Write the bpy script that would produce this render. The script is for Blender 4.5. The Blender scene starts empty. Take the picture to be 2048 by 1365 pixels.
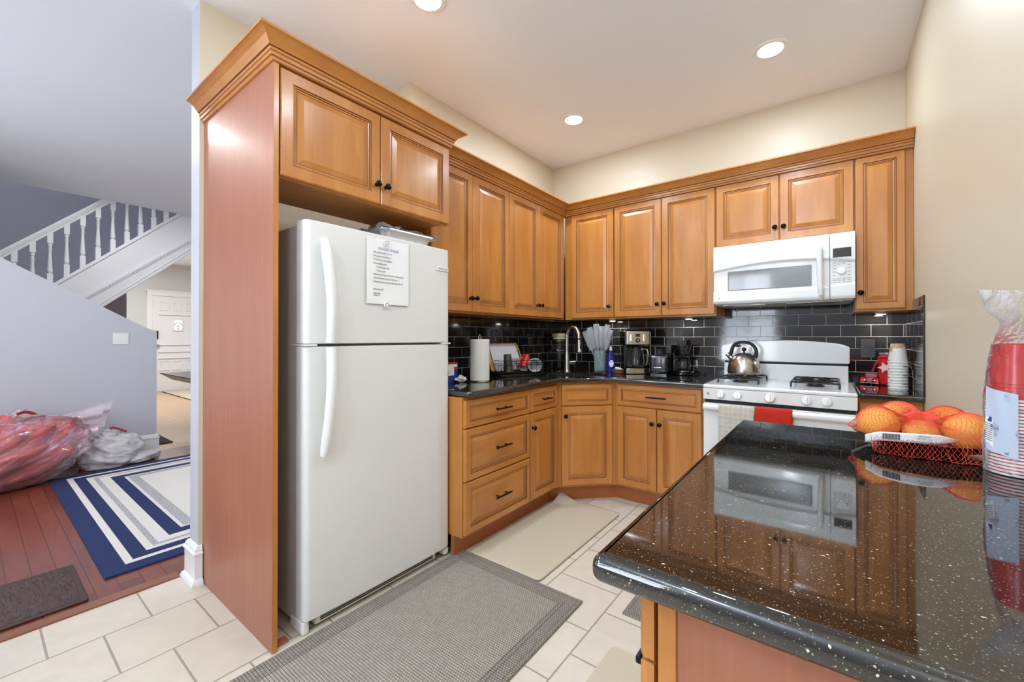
import bpy, bmesh, math, random
from mathutils import Vector, Matrix, noise
PI = math.pi
random.seed(7)
SC = bpy.context.scene
COL = SC.collection

# ------------------------------------------------------------------ camera
cam_d = bpy.data.cameras.new('camera')
cam = bpy.data.objects.new('camera', cam_d); COL.objects.link(cam)
cam_d.sensor_fit = 'HORIZONTAL'; cam_d.sensor_width = 36.0
cam_d.lens = 828.953 / 2048 * 36.0
cam_d.shift_x = -(1042.247 - 1024) / 2048
cam_d.shift_y = (671.972 - 682.5) / 2048
cam_d.clip_start = 0.02
cam.location = (2.193, -3.475, 1.206)
cam.rotation_euler = (math.radians(90 + .266), 0, math.radians(36.806))
SC.camera = cam

# ------------------------------------------------------------------ world, exposure, light
SC.view_settings.view_transform = 'Standard'
SC.view_settings.look = 'None'
SC.view_settings.gamma = 1
SC.view_settings.use_curve_mapping = False
SC.view_settings.exposure = 0.30
W = bpy.data.worlds.new('world'); SC.world = W; W.use_nodes = True
W.node_tree.nodes['Background'].inputs[0].default_value = (.55, .68, 1, 1)
W.node_tree.nodes['Background'].inputs[1].default_value = .6

def area(name, loc, rot, sx, sy, power, color, shape='RECTANGLE', spread=180):
    l = bpy.data.lights.new(name, 'AREA'); l.shape = shape; l.size = sx; l.size_y = sy
    l.energy = power; l.color = color; l.spread = math.radians(spread)
    o = bpy.data.objects.new(name, l); COL.objects.link(o); o.location = loc; o.rotation_euler = rot
    return o
DAY = (.80, .89, 1.0)
WARM = (.80, .94, 1.10)
# daylight entering by the windows of the rear wall and of the street side
area('daylight_kitchen_window', (.975, -5.33, 1.55), (PI/2+.42, 0, 0), .9, 1.7, 40, DAY)
area('daylight_living_window', (-1.9, -5.33, 1.5), (PI/2+.5, 0, 0), 1.5, 1.9, 48, (.88, .93, 1.0))
gl = bpy.data.lights.new('ceiling_fill_light', 'POINT'); gl.energy = 38; gl.shadow_soft_size = .09; gl.color = (.80, .94, 1.10)  # unseen point light added behind the camera to lift the ceiling
glo = bpy.data.objects.new('ceiling_fill_light', gl); COL.objects.link(glo); glo.location = (1.70, -4.7, 2.62)
area('daylight_street_window', (-9.75, -3.6, 1.6), (0, -PI/2, 0), 1.6, 1.2, 60, (1, .97, .92))

# ------------------------------------------------------------------ materials
MATS = {}
def mat(name, color=(.5, .5, .5), rough=.5, metal=0, **kw):
    m = bpy.data.materials.new(name); m.use_nodes = True; MATS[name] = m
    b = m.node_tree.nodes['Principled BSDF']
    b.inputs['Base Color'].default_value = (*color, 1)
    b.inputs['Roughness'].default_value = rough
    b.inputs['Metallic'].default_value = metal
    for k, v in kw.items():
        b.inputs[{'ior': 'IOR', 'trans': 'Transmission Weight', 'coat': 'Coat Weight', 'coatr': 'Coat Roughness', 'alpha': 'Alpha',
                  'spec': 'Specular IOR Level', 'sheen': 'Sheen Weight', 'sss': 'Subsurface Weight'}[k]].default_value = v
    return m
def srgb(r, g, b):
    f = lambda c: (c/255/12.92) if c/255 <= .04045 else ((c/255 + .055)/1.055)**2.4
    return (f(r), f(g), f(b))
class N:
    """tiny node helper"""
    def __init__(s, m):
        s.t = m.node_tree; s.b = s.t.nodes['Principled BSDF']; s.out = s.t.nodes['Material Output']
    def n(s, typ, **kw):
        x = s.t.nodes.new(typ)
        for k, v in kw.items():
            if k in x.inputs.keys() if isinstance(k, str) else False: x.inputs[k].default_value = v
            else: setattr(x, k, v)
        return x
    def inp(s, node, **kw):
        for k, v in kw.items(): node.inputs[k.replace('_', ' ')].default_value = v
        return node
    def l(s, a, b): s.t.links.new(a, b)
    def coord(s, scale=(1, 1, 1), rot=(0, 0, 0), loc=(0, 0, 0), out='Object'):
        c = s.t.nodes.new('ShaderNodeTexCoord'); m = s.t.nodes.new('ShaderNodeMapping')
        m.inputs['Scale'].default_value = scale; m.inputs['Rotation'].default_value = rot; m.inputs['Location'].default_value = loc
        s.l(c.outputs[out], m.inputs['Vector']); return m.outputs['Vector']
    def rs(s, rot, scale):
        c = s.t.nodes.new('ShaderNodeTexCoord'); a = s.t.nodes.new('ShaderNodeMapping'); b = s.t.nodes.new('ShaderNodeMapping')
        a.inputs['Rotation'].default_value = rot; b.inputs['Scale'].default_value = scale
        s.l(c.outputs['Object'], a.inputs['Vector']); s.l(a.outputs[0], b.inputs['Vector']); return b.outputs['Vector']
    def world(s, scale=(1, 1, 1), rot=(0, 0, 0), loc=(0, 0, 0)):
        c = s.t.nodes.new('ShaderNodeNewGeometry'); m = s.t.nodes.new('ShaderNodeMapping')
        m.inputs['Scale'].default_value = scale; m.inputs['Rotation'].default_value = rot; m.inputs['Location'].default_value = loc
        s.l(c.outputs['Position'], m.inputs['Vector']); return m.outputs['Vector']
    def noise(s, vec, scale=5, detail=3, rough=.5, dist=0):
        x = s.t.nodes.new('ShaderNodeTexNoise'); s.inp(x, Scale=scale, Detail=detail, Roughness=rough, Distortion=dist)
        s.l(vec, x.inputs['Vector']); return x.outputs['Fac']
    def ramp(s, fac, stops, interp='LINEAR'):
        x = s.t.nodes.new('ShaderNodeValToRGB'); x.color_ramp.interpolation = interp
        e = x.color_ramp.elements
        e[0].position, e[0].color = stops[0][0], (*stops[0][1], 1)
        e[1].position, e[1].color = stops[-1][0], (*stops[-1][1], 1)
        for p, c in stops[1:-1]:
            k = e.new(p); k.color = (*c, 1)
        s.l(fac, x.inputs['Fac']); return x.outputs['Color']
    def mix(s, fac, a, b, typ='MIX'):
        x = s.t.nodes.new('ShaderNodeMix'); x.data_type = 'RGBA'; x.blend_type = typ
        for v, i in ((fac, 0), (a, 6), (b, 7)):
            if hasattr(v, 'node'): s.l(v, x.inputs[i])
            else: x.inputs[i].default_value = v if i == 0 else (*v, 1)
        return x.outputs[2]
    def math(s, op, a, b=0, c=None):
        x = s.t.nodes.new('ShaderNodeMath'); x.operation = op
        for v, i in ((a, 0), (b, 1), (c, 2)):
            if v is None: continue
            if hasattr(v, 'node'): s.l(v, x.inputs[i])
            else: x.inputs[i].default_value = v
        return x.outputs[0]
    def bump(s, h, strength=.2, dist=.002, inp='Normal'):
        x = s.t.nodes.new('ShaderNodeBump'); s.inp(x, Strength=strength, Distance=dist)
        s.l(h, x.inputs['Height']); s.l(x.outputs[0], s.b.inputs[inp]); return x.outputs[0]
    def color(s, c): s.l(c, s.b.inputs['Base Color'])
def simple(name, rgb, rough=.5, metal=0, **kw): return mat(name, srgb(*rgb), rough, metal, **kw)

def wood(name, dark, mid, light, rough=.32, grain=(9, 9, 1.1), coat=.25):
    m = mat(name, srgb(*mid), rough, coat=coat, coatr=.18); n = N(m)
    v = n.coord(grain)
    a = n.noise(v, 2.2, 5, .6, .6); c = n.noise(n.coord((1.5, 1.5, .6)), 2.5, 3)
    f = n.noise(n.coord((grain[0]*9, grain[1]*9, grain[2]*3)), 3, 3)
    k = n.math('ADD', n.math('MULTIPLY', a, .55), n.math('MULTIPLY', c, .45))
    col = n.ramp(k, [(.30, srgb(*dark)), (.5, srgb(*mid)), (.68, srgb(*light))])
    col = n.mix(n.math('MULTIPLY', f, .12), col, srgb(*dark)); n.color(col)
    n.bump(f, .05, .001); return m
wood('cabinet_wood', (172, 106, 44), (190, 124, 57), (205, 141, 72))
wood('cabinet_wood_horizontal', (172, 106, 44), (190, 124, 57), (205, 141, 72), grain=(1.1, 1.1, 9))
simple('wood_glaze', (112, 58, 24), .45)
wood('side_laminate', (154, 94, 68), (163, 102, 76), (172, 110, 84), rough=.46, grain=(26, 26, .9), coat=.12)
wood('toe_wood', (160, 90, 44), (172, 98, 50), (182, 108, 58), rough=.4, grain=(1, 1, 9))
wood('bamboo', (190, 150, 85), (214, 172, 104), (228, 190, 125), rough=.4)
wood('dark_table_wood', (40, 36, 46), (52, 46, 58), (62, 56, 66), rough=.35, coat=0.05, grain=(1, 12, 12))
simple('black_metal', (22, 20, 20), .32, .6)
simple('knob_bronze', (26, 20, 20), .22, .7)
simple('steel', (196, 190, 180), .24, 1)
simple('brushed_steel', (190, 185, 176), .3, 1)
simple('chrome', (225, 222, 215), .09, 1)
simple('white_enamel', (236, 237, 235), .18, coat=.5, coatr=.06)
simple('white_plastic', (235, 235, 232), .35)
m = simple('fridge_white', (226, 226, 222), .34); n = N(m); n.bump(n.noise(n.coord(), 420, 2), .12, .0006)
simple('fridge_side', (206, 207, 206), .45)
simple('gray_line', (150, 150, 150), .5)
simple('dark_gap', (20, 19, 19), .6)
simple('black_plastic', (16, 16, 17), .18, coat=.3)
simple('black_matte', (20, 20, 21), .5)
simple('cast_iron', (20, 19, 18), .38)
simple('dark_screen', (40, 36, 28), .15)
m = simple('microwave_glass', (128, 126, 122), .07, spec=.9)
simple('trim_white', (236, 236, 236), .35)
simple('paper_white', (240, 240, 238), .8)
simple('ink', (95, 95, 100), .8)
simple('ink_blue', (130, 145, 175), .8)
simple('towel_paper', (226, 223, 214), .9)
simple('red_plastic', (205, 32, 24), .3, coat=.3)
simple('cup_white_inner', (240, 238, 236), .4)
simple('board_white', (235, 238, 246), .45)
simple('cup_olive', (72, 74, 60), .3)
simple('orange_towel_edge', (225, 220, 205), .8)
m = mat('clear_glass', (1, 1, 1), .02, trans=1, ior=1.45)
m = mat('jar_glass', (.95, .98, .98), .03, trans=1, ior=1.3)
m = mat('blue_liquid', srgb(28, 50, 150), .08, trans=.35, ior=1.35)
simple('blue_plastic', (22, 34, 110), .25)
simple('lid_cream', (222, 210, 180), .45)
simple('warm_wood_dish', (112, 78, 52), .4)
simple('felt_red', (205, 22, 26), .75)
simple('felt_star', (240, 205, 190), .8)
simple('toy_red', (200, 20, 40), .2, coat=.5)
simple('windshield', (120, 125, 150), .1, spec=.8)
simple('box_blue', (45, 60, 150), .5)
simple('box_red', (200, 50, 40), .5)
simple('outlet_gray', (58, 58, 60), .4)
simple('outlet_dark', (18, 18, 18), .5)
simple('foil', (232, 232, 232), .42, .55)
simple('leaf_red_handle', (150, 20, 20), .5)

# walls and ceiling: faint roller texture
def paint(name, rgb, rough=.55, tex=.05):
    m = simple(name, rgb, rough); n = N(m); n.bump(n.noise(n.world(), 260, 2), tex, .0008)
    k = n.noise(n.world(), .9, 2)
    r = srgb(*rgb); n.color(n.ramp(k, [(.3, tuple(c*.985 for c in r)), (.7, tuple(min(1, c*1.015) for c in r))])); return m
paint('paint_tan', (212, 199, 174), .42)
paint('paint_lavender', (196, 197, 205), .5)
paint('paint_ceiling', (240, 244, 250), .75)
paint('paint_stair_wall', (158, 158, 172), .6)
paint('paint_foyer', (206, 208, 205), .6)

# kitchen floor tile, laid in running bond
m = simple('floor_tile', (222, 214, 200), .38); n = N(m)
sep = n.n('ShaderNodeSeparateXYZ'); geo = n.n('ShaderNodeNewGeometry'); n.l(geo.outputs['Position'], sep.inputs[0])
cmb = n.n('ShaderNodeCombineXYZ')
n.l(n.math('ADD', sep.outputs['Y'], 2.6915 + 20*.299), cmb.inputs['X'])
n.l(n.math('ADD', sep.outputs['X'], .163 + 20*.311), cmb.inputs['Y'])
br = n.n('ShaderNodeTexBrick', offset=.5, offset_frequency=2, squash=1)
n.inp(br, Scale=1.0, Mortar_Size=.0038, Mortar_Smooth=.15, Bias=0.0, Brick_Width=.299, Row_Height=.311)
n.l(cmb.outputs[0], br.inputs['Vector'])
br.inputs['Color1'].default_value = (*srgb(226, 218, 204), 1); br.inputs['Color2'].default_value = (*srgb(220, 212, 197), 1)
br.inputs['Mortar'].default_value = (*srgb(166, 158, 146), 1)
cl = n.noise(n.world(), 6, 5, .6, 1.5)
tint = n.ramp(cl, [(.35, srgb(214, 206, 192)), (.65, srgb(232, 226, 214))])
n.color(n.mix(.45, br.outputs['Color'], n.mix(1.0, br.outputs['Color'], tint, 'MULTIPLY')))
n.bump(n.math('SUBTRACT', 1, br.outputs['Fac']), .5, .002)

def plank(name, c1, c2, gap, rough, w=.083, tint_=(.8, .6)):
    m = simple(name, c1, rough, coat=.35, coatr=.12); n = N(m)
    br = n.n('ShaderNodeTexBrick', offset=.37, offset_frequency=2)
    n.inp(br, Scale=1.0, Mortar_Size=.0016, Mortar_Smooth=.1, Brick_Width=1.4, Row_Height=w)
    n.l(n.world(loc=(30, 30, 0)), br.inputs['Vector'])
    br.inputs['Color1'].default_value = (*srgb(*c1), 1); br.inputs['Color2'].default_value = (*srgb(*c2), 1)
    br.inputs['Mortar'].default_value = (*srgb(*gap), 1)
    g = n.noise(n.world((2.2, 26, 26)), 2.5, 5, .6, .8); g2 = n.noise(n.world((.8, 1.6, 1)), 3, 3)
    col = n.mix(n.math('MULTIPLY', n.ramp(g, [(.4, (0, 0, 0)), (.7, (1, 1, 1))]), .4), br.outputs['Color'], srgb(*[int(v*tint_[0]) for v in c1]))
    col = n.mix(n.math('MULTIPLY', n.ramp(g2, [(.45, (0, 0, 0)), (.7, (1, 1, 1))]), .4), col, srgb(*[int(v*tint_[1]) for v in c2]))
    n.color(col); n.bump(n.math('ADD', n.math('MULTIPLY', br.outputs['Fac'], -1), n.math('MULTIPLY', g, .12)), .4, .0015); return m
plank('plank_cherry', (110, 50, 34), (134, 66, 44), (40, 16, 12), .3)
plank('plank_glare', (196, 158, 112), (206, 170, 124), (130, 96, 62), .3, w=.075, tint_=(.9, .92))  # pale planks: glare on the far floor put into the colour
wood('threshold_wood', (110, 62, 40), (130, 78, 54), (146, 92, 66), grain=(9, 1, 9))

# black granite with light flecks
m = mat('granite', srgb(18, 17, 15), .035, ior=1.75, spec=.62); n = N(m)
col = n.ramp(n.noise(n.world(), 150, 4, .7), [(.35, srgb(9, 9, 8)), (.62, srgb(30, 28, 24)), (.78, srgb(62, 56, 44))])
def flecks(scale, thr, keep, rot, ch):
    v = n.n('ShaderNodeTexVoronoi'); n.inp(v, Scale=scale, Randomness=1.0)
    w = n.n('ShaderNodeVectorMath', operation='ADD'); nz = n.n('ShaderNodeTexNoise'); n.inp(nz, Scale=scale*.7, Detail=2.0)
    p = n.world(rot=rot, scale=(1, 1.25, 1)); n.l(p, nz.inputs['Vector'])
    sm = n.n('ShaderNodeVectorMath', operation='SCALE'); n.l(nz.outputs['Color'], sm.inputs[0]); sm.inputs['Scale'].default_value = .9/scale
    n.l(p, w.inputs[0]); n.l(sm.outputs[0], w.inputs[1]); n.l(w.outputs[0], v.inputs['Vector'])
    sc = n.n('ShaderNodeSeparateColor'); n.l(v.outputs['Color'], sc.inputs[0])
    # size differs from fleck to fleck
    size = n.math('MULTIPLY', n.math('MULTIPLY', sc.outputs[(ch+1) % 3], sc.outputs[(ch+1) % 3]), thr)
    return n.math('MULTIPLY', n.math('LESS_THAN', v.outputs['Distance'], size), n.math('GREATER_THAN', sc.outputs[ch], keep))
col = n.mix(flecks(420, .36, .30, (.1, .4, .2), 0), col, srgb(120, 114, 94))
col = n.mix(flecks(230, .30, .48, (.5, .1, .9), 1), col, srgb(165, 156, 130))
n.color(n.mix(flecks(105, .20, .70, (.3, .2, .5), 2), col, srgb(214, 205, 182)))

# black subway tile with light grout; a: along-wall axis offset
def subway(name, axis, off):
    m = mat(name, srgb(20, 19, 19), .1, spec=.7); n = N(m)
    sep = n.n('ShaderNodeSeparateXYZ'); geo = n.n('ShaderNodeNewGeometry'); n.l(geo.outputs['Position'], sep.inputs[0])
    cmb = n.n('ShaderNodeCombineXYZ')
    n.l(n.math('ADD', sep.outputs[axis], off), cmb.inputs['X'])
    n.l(n.math('ADD', sep.outputs['Z'], -.983 + 40*.0765), cmb.inputs['Y'])
    br = n.n('ShaderNodeTexBrick', offset=.5, offset_frequency=2)
    n.inp(br, Scale=1.0, Mortar_Size=.0016, Mortar_Smooth=.2, Brick_Width=.1545, Row_Height=.0765)
    n.l(cmb.outputs[0], br.inputs['Vector'])
    br.inputs['Color1'].default_value = (*srgb(24, 22, 21), 1); br.inputs['Color2'].default_value = (*srgb(32, 29, 28), 1)
    br.inputs['Mortar'].default_value = (*srgb(176, 172, 164), 1)
    n.color(br.outputs['Color'])
    n.l(n.math('ADD', n.math('MULTIPLY', br.outputs['Fac'], .5), .075), n.b.inputs['Roughness'])
    w = n.noise(n.world((6, 6, 14)), 3, 2)
    n.bump(n.math('ADD', n.math('MULTIPLY', br.outputs['Fac'], -1), n.math('MULTIPLY', w, .6)), .3, .001); return m
# even rows are shifted half a tile
subway('subway_back', 'X', -.3885 + .1545*40 + .07725*0)
subway('subway_left', 'Y', .05 + .1545*40)

# woven mat
def weave(name, c1, c2, sx=95, sy=60):
    m = simple(name, c1, .85); n = N(m)
    ck = n.n('ShaderNodeTexBrick', offset=.5, offset_frequency=2)
    n.inp(ck, Scale=1.0, Mortar_Size=.0013, Mortar_Smooth=.6, Brick_Width=1/sx, Row_Height=1/sy*.62)
    n.l(n.coord(loc=(5, 5, 0)), ck.inputs['Vector'])
    ck.inputs['Color1'].default_value = (*srgb(*c1), 1); ck.inputs['Color2'].default_value = (*srgb(*[int(v*.93) for v in c1]), 1)
    ck.inputs['Mortar'].default_value = (*srgb(*c2), 1)
    g = n.noise(n.coord(), 40, 3)
    n.color(n.mix(n.math('MULTIPLY', g, .35), ck.outputs['Color'], srgb(*c2)))
    n.bump(n.math('SUBTRACT', 1, ck.outputs['Fac']), .8, .003); return m
weave('mat_weave', (190, 180, 165), (84, 76, 68))
weave('mat_border', (170, 160, 147), (74, 67, 60))
weave('mat_groove', (128, 119, 108), (60, 54, 49))
m = simple('foam_beige', (196, 184, 160), .7); n = N(m); n.bump(n.noise(n.coord(), 300, 3), .25, .001)
m = simple('door_mat_brown', (84, 66, 62), .95); n = N(m)
g = n.noise(n.coord((6, 40, 1)), 2, 5, .6, 2); n.color(n.ramp(g, [(.35, srgb(58, 44, 42)), (.6, srgb(92, 74, 69))])); n.bump(g, .8, .004)
simple('mat_edge_brown', (70, 50, 44), .7)
simple('mat_dark_brown', (58, 40, 32), .9)
def fabric(name, c, var=.85, sc=350):
    m = simple(name, c, .95); n = N(m); g = n.noise(n.coord(), sc, 2)
    n.color(n.ramp(g, [(.3, tuple(v*var for v in srgb(*c))), (.7, srgb(*c))])); n.bump(g, .5, .002); return m
fabric('rug_navy', (30, 46, 92)); fabric('rug_ivory', (226, 222, 214), .92)
m = simple('rug_heather', (150, 155, 165), .95); n = N(m)
n.color(n.ramp(n.noise(n.coord((3, 3, 1)), 90, 4, .8), [(.42, srgb(60, 72, 104)), (.55, srgb(215, 212, 206))]))
fabric('rug_tan', (205, 196, 172), .95)
m = fabric('towel_red', (205, 44, 26), .7, 120)
m = simple('towel_check', (196, 190, 176), .95); n = N(m)
br = n.n('ShaderNodeTexBrick', offset=0.0); n.inp(br, Scale=1.0, Mortar_Size=.0011, Brick_Width=.027, Row_Height=.027)
n.l(n.coord(rot=(PI/2, 0, 0)), br.inputs['Vector'])
br.inputs['Color1'].default_value = (*srgb(198, 192, 178), 1); br.inputs['Color2'].default_value = (*srgb(190, 183, 168), 1); br.inputs['Mortar'].default_value = (*srgb(228, 224, 214), 1)
n.color(br.outputs['Color'])

# oranges
m = simple('orange_peel', (248, 160, 44), .42, sss=.05); n = N(m)
n.bump(n.noise(n.coord(), 220, 2), .35, .0012); n.color(n.ramp(n.noise(n.coord(), 12, 2), [(.3, srgb(248, 162, 50)), (.7, srgb(253, 196, 100))]))
simple('net_red', (236, 78, 56), .5)
# clear film (bags): mostly see-through with glossy crinkles
def film(name, tint, seethru, rough=.12, bump_=.6, scale=14, tr_tint=(1, 1, 1)):
    m = bpy.data.materials.new(name); m.use_nodes = True; MATS[name] = m
    n = N(m); n.inp(n.b, Roughness=rough); n.b.inputs['Base Color'].default_value = (*tint, 1)
    w = n.math('ABSOLUTE', n.math('SUBTRACT', n.noise(n.rs((-.6, 0, 0), (1, .6, 1.3)), scale, 3, .5, 1.2), .5)); bn = n.bump(w, bump_, .03)
    tr = n.n('ShaderNodeBsdfTransparent'); tr.inputs[0].default_value = (*tr_tint, 1)
    mx = n.n('ShaderNodeMixShader'); fr = n.n('ShaderNodeFresnel'); n.inp(fr, IOR=1.35); n.l(bn, fr.inputs['Normal'])
    n.l(n.math('MAXIMUM', n.math('MULTIPLY', fr.outputs[0], 1.6), 1 - seethru), mx.inputs[0])
    n.l(tr.outputs[0], mx.inputs[1]); n.l(n.b.outputs[0], mx.inputs[2]); n.l(mx.outputs[0], n.out.inputs[0]); return m
film('clear_film', (.9, .9, .92), .975)
film('sack_film', (.95, .82, .88), .87, .18, .9, 5)
film('flute_film', (.95, .97, 1), .80, .08, .3, 60)
film('vase_film', (.85, .95, .96), .92, .05, .2, 20, (.9, .98, .98))
film('cloudy_film', (.90, .78, .85), .62, .2, .8, 6)
# plastic sack contents and white sack
m = simple('sack_red', (205, 60, 62), .3, coat=.7, coatr=.15); n = N(m)
k = n.noise(n.rs((-.6, 0, 0), (1, .6, 1.8)), 4.5, 2, .5, 1.0)
n.color(n.ramp(k, [(.30, srgb(136, 26, 40)), (.41, srgb(198, 50, 54)), (.48, srgb(224, 96, 62)), (.54, srgb(204, 80, 112)), (.63, srgb(222, 150, 176)), (.70, srgb(236, 206, 218))]))
n.bump(n.noise(n.rs((-.6, 0, 0), (1, .4, 2.2)), 7, 2, .5, .6), 1.0, .06)
m = simple('sack_white', (205, 203, 204), .35, coat=.3); n = N(m)
n.bump(n.noise(n.rs((.4, 0, 0), (1, .5, 2.0)), 8, 3, .5, .8), .9, .04)
# paper cup print
m = simple('paper_cup', (232, 228, 218), .55); n = N(m)
k = n.noise(n.coord((1, 1, 1.6)), 13, 1, .4, .8)
n.color(n.ramp(k, [(.50, srgb(232, 228, 218)), (.535, srgb(200, 166, 126))], 'CONSTANT'))
simple('paper_cup_rim', (240, 238, 230), .5)
m = mat('lamp_glow', (1, 1, 1)); m.node_tree.nodes['Principled BSDF'].inputs['Emission Color'].default_value = (1, .95, .86, 1)
m.node_tree.nodes['Principled BSDF'].inputs['Emission Strength'].default_value = 18
m = mat('door_glass_glow', (.8, .85, .8)); m.node_tree.nodes['Principled BSDF'].inputs['Emission Color'].default_value = (.85, 1, .9, 1)
m.node_tree.nodes['Principled BSDF'].inputs['Emission Strength'].default_value = .7
simple('blind_white', (225, 228, 236), .6)
M = MATS

# ------------------------------------------------------------------ geometry helpers
def rot_z(a): return Matrix.Rotation(a, 4, 'Z')
class G:
    def __init__(s): s.bm = bmesh.new()
    def _mi(s, f0, mi, sm=False):
        s.bm.faces.ensure_lookup_table()
        for f in s.bm.faces[f0:]:
            f.material_index = mi; f.smooth = sm
    def box(s, x0, x1, y0, y1, z0, z1, mi=0, bev=0, seg=2, mat=None):
        t = bmesh.new(); bmesh.ops.create_cube(t, size=1)
        for v in t.verts: v.co = Vector(((x0+x1)/2 + v.co.x*(x1-x0), (y0+y1)/2 + v.co.y*(y1-y0), (z0+z1)/2 + v.co.z*(z1-z0)))
        if bev: bmesh.ops.bevel(t, geom=t.edges[:], offset=bev, segments=seg, affect='EDGES', profile=.5)
        return s.add(t, mi, bev > 0, mat)
    def add(s, t, mi=0, sm=False, mat=None):
        if mat is not None: t.transform(mat)
        for f in t.faces: f.material_index = mi; f.smooth = sm
        me = bpy.data.meshes.new('tmp'); t.to_mesh(me); t.free(); s.bm.from_mesh(me); bpy.data.meshes.remove(me); return s
    def quad(s, pts, mi=0):
        f = s.bm.faces.new([s.bm.verts.new(p) for p in pts]); f.material_index = mi; return s
    def prism(s, poly, z0, z1, mi=0, axis='z', bev=0, seg=3):
        """poly: 2D; axis z -> (x,y); axis y -> (x,z) extruded in y; axis x -> (y,z) extruded in x"""
        t = bmesh.new()
        f3 = {'z': lambda a, b, c: (a, b, c), 'y': lambda a, b, c: (a, c, b), 'x': lambda a, b, c: (c, a, b)}[axis]
        A = [t.verts.new(f3(a, b, z0)) for a, b in poly]; B = [t.verts.new(f3(a, b, z1)) for a, b in poly]
        t.faces.new(A); t.faces.new(B[::-1]); n = len(poly)
        for i in range(n): t.faces.new((A[i], A[(i+1) % n], B[(i+1) % n], B[i]))
        bmesh.ops.recalc_face_normals(t, faces=t.faces[:])
        if bev: bmesh.ops.bevel(t, geom=t.edges[:], offset=bev, segments=seg, affect='EDGES', profile=.5)
        return s.add(t, mi, bev > 0)
    def lathe(s, prof, c=(0, 0, 0), n=32, mi=0, mat=None, a0=0, a1=2*PI, sx=1, sy=1, mis=None, flute=0, fn=0):
        t = bmesh.new(); full = abs(a1-a0-2*PI) < 1e-6; rings = []
        m = n if full else n+1
        for r, z in prof:
            if r < 1e-6: rings.append([t.verts.new((0, 0, z))])
            else: rings.append([t.verts.new((r*sx*(1+flute*math.cos(fn*(a0+(a1-a0)*i/n)))*math.cos(a0+(a1-a0)*i/n), r*sy*(1+flute*math.cos(fn*(a0+(a1-a0)*i/n)))*math.sin(a0+(a1-a0)*i/n), z)) for i in range(m)])
        for k in range(len(rings)-1):
            A, B = rings[k], rings[k+1]
            for i in range(n):
                j = (i+1) % m
                if len(A) == 1 and len(B) == 1: continue
                if len(A) == 1: f = t.faces.new((A[0], B[j], B[i]))
                elif len(B) == 1: f = t.faces.new((A[i], A[j], B[0]))
                else: f = t.faces.new((A[i], A[j], B[j], B[i]))
                f.material_index = (mis[k] if mis else mi); f.smooth = True
        for f in t.faces: f.smooth = True
        t.transform(Matrix.Translation(c))
        if mat is not None: t.transform(mat)
        me = bpy.data.meshes.new('tmp'); t.to_mesh(me); t.free(); s.bm.from_mesh(me); bpy.data.meshes.remove(me); return s
    def cyl(s, c, r, h, n=24, mi=0, mat=None):
        return s.lathe([(0, 0), (r, 0), (r, h), (0, h)], c, n, mi, mat)
    def tube(s, pts, r, n=8, mi=0, closed=False, flat=1):
        pts = [Vector(p) for p in pts]; t = bmesh.new(); rings = []; N_ = len(pts)
        up = None
        for i, p in enumerate(pts):
            a = pts[(i-1) % N_] if (i > 0 or closed) else p; b = pts[(i+1) % N_] if (i < N_-1 or closed) else p
            d = (b-a).normalized()
            if up is None:
                up = Vector((0, 0, 1)) if abs(d.z) < .9 else Vector((1, 0, 0))
            u = (up - d*up.dot(d)).normalized(); w = d.cross(u); up = u
            rr = r[i] if isinstance(r, (list, tuple)) else r
            rings.append([t.verts.new(p + u*math.cos(2*PI*k/n)*rr + w*math.sin(2*PI*k/n)*rr*flat) for k in range(n)])
        for i in range(N_ if closed else N_-1):
            A, B = rings[i], rings[(i+1) % N_]
            for k in range(n): t.faces.new((A[k], A[(k+1) % n], B[(k+1) % n], B[k]))
        if not closed: t.faces.new(rings[0][::-1]); t.faces.new(rings[-1])
        bmesh.ops.recalc_face_normals(t, faces=t.faces[:])
        return s.add(t, mi, True)
    def sweep(s, path, prof, mi=0, caps=True, mis=None):
        """path: (x,y) list; prof: (out,z) list; out is to the right of the path direction"""
        t = bmesh.new(); rings = []; n = len(path)
        P = [Vector((p[0], p[1])) for p in path]
        for i in range(n):
            d0 = (P[i]-P[i-1]).normalized() if i > 0 else None; d1 = (P[i+1]-P[i]).normalized() if i < n-1 else None
            n0 = Vector((d0.y, -d0.x)) if d0 else None; n1 = Vector((d1.y, -d1.x)) if d1 else None
            if n0 is None: m = n1
            elif n1 is None: m = n0
            else: m = (n0+n1); m = m / (m.dot(n0))
            rings.append([t.verts.new((P[i].x+m.x*o, P[i].y+m.y*o, z)) for o, z in prof])
        for i in range(n-1):
            for k in range(len(prof)-1):
                f = t.faces.new((rings[i][k], rings[i+1][k], rings[i+1][k+1], rings[i][k+1]))
                f.material_index = mis[k] if mis else mi
        if caps:
            t.faces.new(rings[0]); t.faces.new(rings[-1][::-1])
        bmesh.ops.recalc_face_normals(t, faces=t.faces[:])
        me = bpy.data.meshes.new('tmp'); t.to_mesh(me); t.free(); s.bm.from_mesh(me); bpy.data.meshes.remove(me); return s
    def front(s, x0, x1, z0, z1, rings, yb=0):
        """cabinet front facing -y built of mitred rings (inset, y, glazed)"""
        prev = None
        for ins, y, g in rings:
            R = [s.bm.verts.new(p) for p in ((x0+ins, yb+y, z0+ins), (x1-ins, yb+y, z0+ins), (x1-ins, yb+y, z1-ins), (x0+ins, yb+y, z1-ins))]
            if prev:
                for i in range(4):
                    f = s.bm.faces.new((prev[i], prev[(i+1) % 4], R[(i+1) % 4], R[i])); f.material_index = g
            else: s.bm.faces.new(R[::-1])
            prev = R
        s.bm.faces.new(prev); return s
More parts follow.
